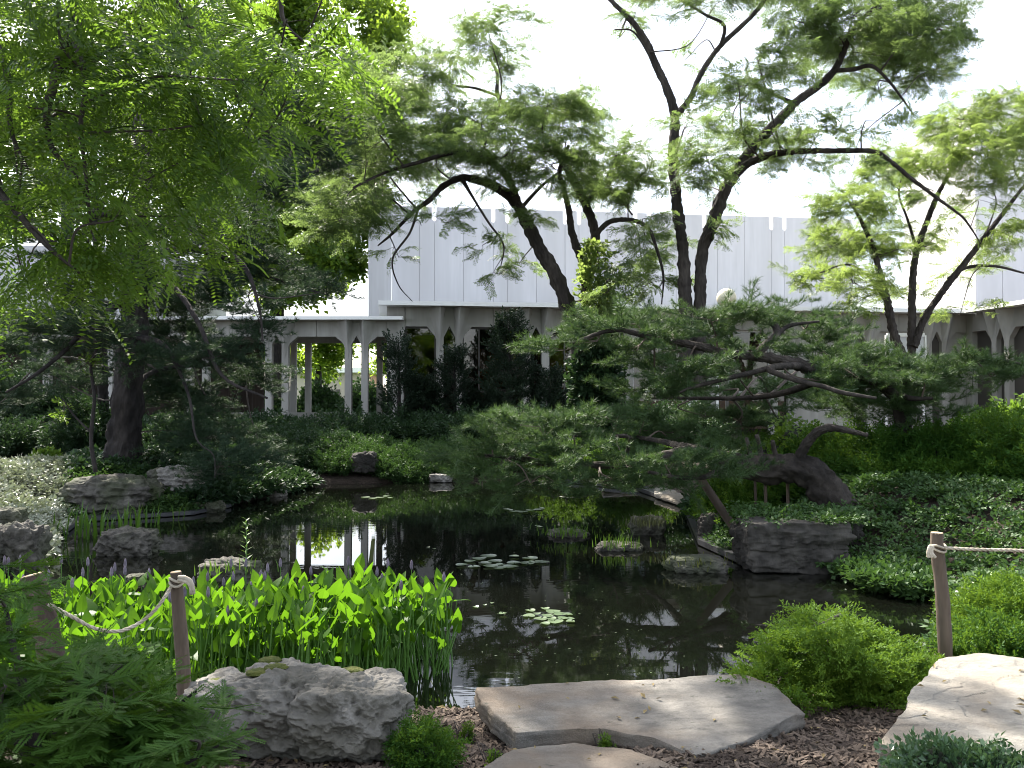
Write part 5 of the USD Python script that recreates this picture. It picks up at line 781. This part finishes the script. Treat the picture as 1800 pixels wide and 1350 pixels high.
bed = Polygon([G(x, y)[:2] for x, y in ((-330, 1130), (-60, 1116), (120, 1118), (330, 1118), (520, 1132), (640, 1124), (730, 1135), (790, 1160), (800, 1180), (735, 1200), (660, 1222), (540, 1245), (330, 1240), (100, 1250), (-330, 1260))])
pk = Thing('pickerel_bed', 'bright backlit bed of pickerel plants with purple flower spikes in the near water', 'water plants', np.append(np.array(bed.centroid.coords[0]), 0))
x0, y0, x1, y1 = bed.bounds; pts = rng.uniform((x0, y0), (x1, y1), (9000, 2)); pts = pts[shapely.contains_xy(bed, pts[:, 0], pts[:, 1])]; pts = pts[:3000]
leaves, stems = [], []
for p in pts:
    h = rng.uniform(.20, .62) * (1 + .12 * np.clip((p[0] + 1.6) / .9, -1, 1)) * (0.78 + .25 * meshkit.noise(np.array([p[0] * 1.3, p[1] * 1.3, 2.]), 4)); b = np.array([p[0], p[1], -.05]); t = np.array([p[0] + rng.normal(0, .06), p[1] + rng.normal(0, .06), h])
    stems.append(tube(spline(np.array([b, (b + t) / 2 + np.append(rng.normal(0, .015, 2), 0), t]), 3), np.linspace(.007, .004, 7), 4))
    a = rng.uniform(0, 2 * np.pi); out = np.array([math.cos(a), math.sin(a), 0]); up = rng.uniform(1.0, 3.5) if rng.random() < .8 else rng.uniform(-1.2, .2)
    d = unit(out + [0, 0, up]); face = unit(np.array([0, 0, .6]) - out * .7 + rng.normal(0, .25, 3)); L = rng.uniform(.085, .155)
    leaves.append(heart_leaf(t, d, face, L, L * rng.uniform(.56, .8), rng.uniform(.05, .35), rng))
ctr = np.array([l[0].mean(0) for l in leaves]); vis = np.where((ctr[:, 0] / ctr[:, 1] > -.56))[0]; order = vis[np.argsort(ctr[vis, 1] - 2.2 * ctr[vis, 2])][:290]; chosen = set(order.tolist())
for o in order: pk.part('leaf', leaves[o], m_pick)
pk.part('other_leaves', join([l for k, l in enumerate(leaves) if k not in chosen]), m_pick, kind='stuff'); pk.part('stems', join(stems), m_pick_stem, kind='stuff')
fl = 0
for p in pts[rng.permutation(len(pts))]:
    if fl >= 46: break
    u = p[0] / p[1] * FPX + CX
    if u < -20 or (rng.random() > .35 and p[1] < 7): continue
    h = rng.uniform(.50, .66); c = np.array([p[0], p[1], h]); s = tube([c + [0, 0, z] for z in np.linspace(0, .075, 8)], np.array([.006, .012, .013, .0135, .0125, .011, .008, .003]) * .95, 9, .35, fl); q = pk.part('flower_spike', s, m_flower, 60)
    pk.part('stalk', tube([[p[0], p[1], 0], c], [.005, .0035], 4), m_pick_stem, parent=q); fl += 1
def blades(name, label, px, py, z, n, hgt, spread, mat, seed, cat='grass', wdt=.012):
    rng = np.random.default_rng(seed); c = G(px, py, z); out = []
    for k in range(n):
        b = c + np.append(rng.normal(0, spread, 2), 0); a = rng.uniform(0, 2 * np.pi); h = hgt * rng.uniform(.5, 1); l = np.array([math.cos(a), math.sin(a), 0]) * h * rng.uniform(.1, .5); s = np.array([-math.sin(a), math.cos(a), 0]) * wdt * .5
        q = [b, b + l * .3 + [0, 0, h * .6], b + l + [0, 0, h]]; V = np.array([q[0] - s, q[0] + s, q[1] - s * .9, q[1] + s * .9, q[2]]); out.append((V, np.array([[0, 1, 3], [0, 3, 2], [2, 3, 4]])))
    T = Thing(name, label, cat, c); T.part('blades', join(out), mat, kind='stuff'); return T
blades('reed_clump', 'reeds in the water at the far left by the liner', 110, 950, 0, 9, .55, .10, m_grass, 401, 'reeds', .03); blades('reed_clump', 'tall reeds standing in the shaded water left of the lumpy islet', 160, 945, 0, 16, .55, .16, m_grass, 402, 'reeds', .03)
blades('reed_clump', 'bright reeds behind the lumpy stone islet', 205, 940, .0, 26, .5, .14, m_grass, 403, 'reeds', .035); blades('reed_clump', 'thin reeds right of the lumpy islet below the stacked stones', 255, 925, 0, 14, .45, .15, m_grass, 404, 'reeds', .025); blades('reed_clump', 'lone reed before the dark stone lying in the water', 318, 912, 0, 5, .35, .06, m_grass, 411, 'reeds', .03)
blades('grass_tuft', 'grass tuft beside the small grey stone in the water', 455, 862, .03, 30, .4, .16, m_grass, 405); blades('grass_tuft', 'grass fringe on the weed islet', 400, 1003, .22, 40, .14, .15, m_grass, 406); blades('grass_tuft', 'dry grass topping the mossy islet', 1140, 922, .2, 160, .16, .15, leaf_mat('dry_grass', (.07, .08, .04), (.16, .16, .08), (.1, .12, .04), .25), 407)
blades('grass_tuft', 'grass on the low islet in the middle of the pond', 1000, 938, .08, 120, .12, .2, m_grass, 408); blades('grass_tuft', 'bright weeds on the low mossy islet', 1085, 960, .06, 60, .18, .18, m_grass, 409); blades('grass_tuft', 'moss and grass on the long mossy stone', 1225, 990, .1, 90, .09, .22, m_moss, 410)
wd = G(432, 1008, .18); WD = Thing('leafy_weed', 'tall upright leafy weed growing on the stone islet', 'plant', wd); hh = 95 / FPX * wd[1]
WD.part('stem', tube([wd, wd + [.01, 0, hh * .5], wd + [0, 0, hh]], [.008, .006, .003], 5), m_pick_stem); rng = np.random.default_rng(5)
for k in range(26):
    t = .15 + .85 * k / 25; a = k * 2.4; d = unit(np.array([math.cos(a), math.sin(a), .5])); WD.part('leaf', leafq(wd + [0, 0, hh * t], d, np.array([0, 0, 1.]) - .5 * d, .10 * (1.1 - .5 * t), .022, .1), m_grass)
def lily(label, pads, seed):
    rng = np.random.default_rng(seed); c = G(pads[0][0], pads[0][1], .006); T = Thing('water_lily', label, 'water lily', c)
    for k, (px, py, w) in enumerate(pads):
        b = G(px, py, .005); r = w / FPX * b[1] / 2; n = 22; a0 = rng.uniform(0, 2 * np.pi); th = a0 + np.linspace(.16, 2 * np.pi - .16, n); rr = r * (1 + .04 * np.sin(3 * th + k)); z = .006 + .0035 * (k % 4)
        V = [[b[0], b[1], z]]; V += [[b[0] + .55 * q * math.cos(t), b[1] + .55 * q * math.sin(t), z - .001] for q, t in zip(rr, th)]; V += [[b[0] + q * math.cos(t), b[1] + q * math.sin(t), z + .003 + .004 * math.sin(2 * t + k)] for q, t in zip(rr, th)]
        F = [[0, i + 1, i + 2] for i in range(n - 1)] + [t for i in range(n - 1) for t in ([i + 1, i + 1 + n, i + 2 + n], [i + 1, i + 2 + n, i + 2])]
        T.part('lily_pad', (np.array(V), np.array(F)), m_lily, True)
lily('large lily pad cluster in the middle of the pond', [(858, 977, 30), (842, 982, 26), (826, 987, 20), (812, 994, 22), (834, 996, 22), (853, 990, 24), (870, 987, 26), (862, 996, 26), (878, 997, 28), (898, 996, 28), (904, 990, 26), (904, 979, 18), (932, 981, 28), (926, 990, 28), (942, 988, 26), (956, 989, 20), (880, 992, 18)], 1)
lily('lily pads above the reflected pine limb', [(932, 1073, 18), (958, 1070, 16), (972, 1076, 26), (985, 1081, 24), (998, 1080, 18), (930, 1083, 22), (950, 1089, 24), (962, 1084, 22), (976, 1092, 28), (990, 1087, 20), (1003, 1089, 16), (1003, 1094, 16), (958, 1096, 18), (968, 1088, 20), (944, 1080, 14)], 2)
lily('thin row of lily pads near the tip of the pine bough', [(890, 895, 14), (903, 899, 18), (918, 900, 20), (932, 898, 16), (946, 896, 18), (952, 894, 12), (896, 897, 12)], 3)
lily('far lily pads on the left half of the pond', [(642, 874, 16), (655, 876, 16), (668, 875, 16), (680, 873, 14), (686, 875, 10)], 4)
lily('three small lily pads left of the reflected limb', [(836, 1067, 12), (852, 1064, 8), (865, 1061, 8), (884, 1080, 14)], 5)
lily('two tiny lily pads left of the large cluster', [(752, 962, 8), (763, 965, 7), (945, 925, 10), (950, 927, 12)], 6)
# bog plant mat by the right shore
def mat_plants(label, poly, n, seed):
    rng = np.random.default_rng(seed); pg = Polygon([G(x, y)[:2] for x, y in poly]); x0, y0, x1, y1 = pg.bounds; q = rng.uniform((x0, y0), (x1, y1), (n * 5, 2)); q = q[shapely.contains_xy(pg, q[:, 0], q[:, 1])][:n]; n = len(q); T = Thing('bog_plants', label, 'water plants', np.append(q.mean(0), 0), None, 'stuff')
    T.scatter('leaves', S_ivy, m_cover, np.column_stack([q, rng.uniform(.04, .16, n)]), frame(np.column_stack([rng.normal(0, 1, (n, 2)), rng.uniform(0, .5, n)]), np.array([0, 0, 1]) + rng.normal(0, .3, (n, 3))), rng.uniform(.5, .8, n))
mat_plants('leafy mat of bog plants floating by the right shore', [(1472, 1018), (1540, 1010), (1640, 1030), (1660, 1052), (1590, 1058), (1510, 1042)], 260, 9)
# ferns behind the stone ledge
fr = G(1365, 905, .55); FR = Thing('fern', 'bright fern fronds above the stone ledge', 'fern', fr); rng = np.random.default_rng(6)
for k in range(9):
    a = rng.uniform(0, 2 * np.pi); d = np.array([math.cos(a), math.sin(a), .5]); out = []
    for j in range(14):
        t = (j + 1) / 15; p = fr + d * .5 * t + [0, 0, .18 * t - .35 * t * t]
        for sg in (-1, 1): out.append(leafq(p, unit(np.array([-d[1], d[0], 0]) * sg + d * .3), np.array([0, 0, 1.]), .12 * (1.05 - t), .022))
    FR.part('frond', join(out), m_grass)
rng = np.random.default_rng(17); lt = np.vstack(slab_tops); lt = lt[rng.integers(0, len(lt), 90)]; g2 = np.column_stack([rng.uniform(-2.2, 3.2, 260), rng.uniform(3.2, 6.0, 260)]); g2 = g2[shapely.distance(shapely.points(g2), POND) > .08]; lt = np.vstack([lt, np.column_stack([g2, land(g2[:, 0], g2[:, 1]) + .015])]); n = len(lt)
LT = Thing('leaf_litter', 'small dry fallen leaflets lying on the slabs and mulch', 'leaf litter', lt.mean(0), None, 'stuff')
m_dry = rough_mat('dry_leaflet', (0.12, 0.085, 0.04), (0.34, 0.27, 0.13), 30, bump=0)
LT.scatter('leaflets', [leafq(np.zeros(3), np.array([1., 0, .1]), np.array([0, 0, 1.]), .034, .015, .25), leafq(np.zeros(3), np.array([1., 0, .0]), np.array([0, .2, 1.]), .05, .022, .3)], m_dry, lt + [0, 0, .004], Rotation.from_euler('zyx', np.column_stack([rng.uniform(0, 6.28, n), rng.normal(0, .12, n), rng.normal(0, .2, n)])).as_matrix(), rng.uniform(.6, 1.2, n))
q = np.column_stack([rng.uniform(-8, 4, 2600), rng.uniform(5.4, 21, 2600)]); q = q[shapely.contains_xy(POND, q[:, 0], q[:, 1])]; w_ = meshkit.noise(np.column_stack([q * .55, q[:, :1] * 0]), 5); q = q[w_ > .64]; n = len(q)
FD = Thing('floating_debris', 'tiny leaflets and duckweed flecks floating on the pond', 'floating leaves', np.append(q.mean(0), 0), None, 'stuff')
FD.scatter('flecks', [leafq(np.zeros(3), np.array([1., 0, 0]), np.array([0, 0, 1.]), .03, .016, .0), leafq(np.zeros(3), np.array([1., 0, 0]), np.array([0, 0, 1.]), .045, .02, .1)], m_lily, np.column_stack([q, np.full(n, .006)]), Rotation.from_euler('z', rng.uniform(0, 6.28, n)).as_matrix(), rng.uniform(.35, .8, n))
# small weeds and mulch chips in the foreground
for k, (x, y, lab) in enumerate(((870, 1325, 'small green weed left of the worn stepping stone'), (1065, 1300, 'small weed at the front edge of the wide slab'), (822, 1270, 'tiny weed at the left corner of the wide slab'))): mound('weed', lab, 'plant', x, y, G(x, y, .32)[1], 15, 14, 26, S_small, m_bright, .28, None, 280 + k, core=False, depth=.05)
rng = np.random.default_rng(91); n = 30000; q = np.column_stack([rng.uniform(-2.6, 3.4, n), rng.uniform(3.0, 6.2, n)]); dist = shapely.distance(shapely.points(q), POND); q = q[dist > .06]; n = len(q); z = land(q[:, 0], q[:, 1])
MC = Thing('mulch_chips', 'brown bark mulch chips scattered over the ground in front', 'mulch', (0, 4.5, .34), None, 'stuff')
def chip(seed):
    r = np.random.default_rng(seed); v, f = box(-1, 1, -.28, .28, -.12, .12); v = v + r.normal(0, .1, v.shape); v[v[:, 0] > 0, 1] *= r.uniform(.4, 1); return v * .0125, f
MC.scatter('chips', [chip(k) for k in range(5)], m_chip, np.column_stack([q, z + .006]), Rotation.from_euler('zyx', np.column_stack([rng.uniform(0, 6.28, n), rng.normal(0, .35, n), rng.normal(0, .35, n)])).as_matrix(), rng.uniform(.62, 1.5, n) ** 2.2)
print('sprays', report)
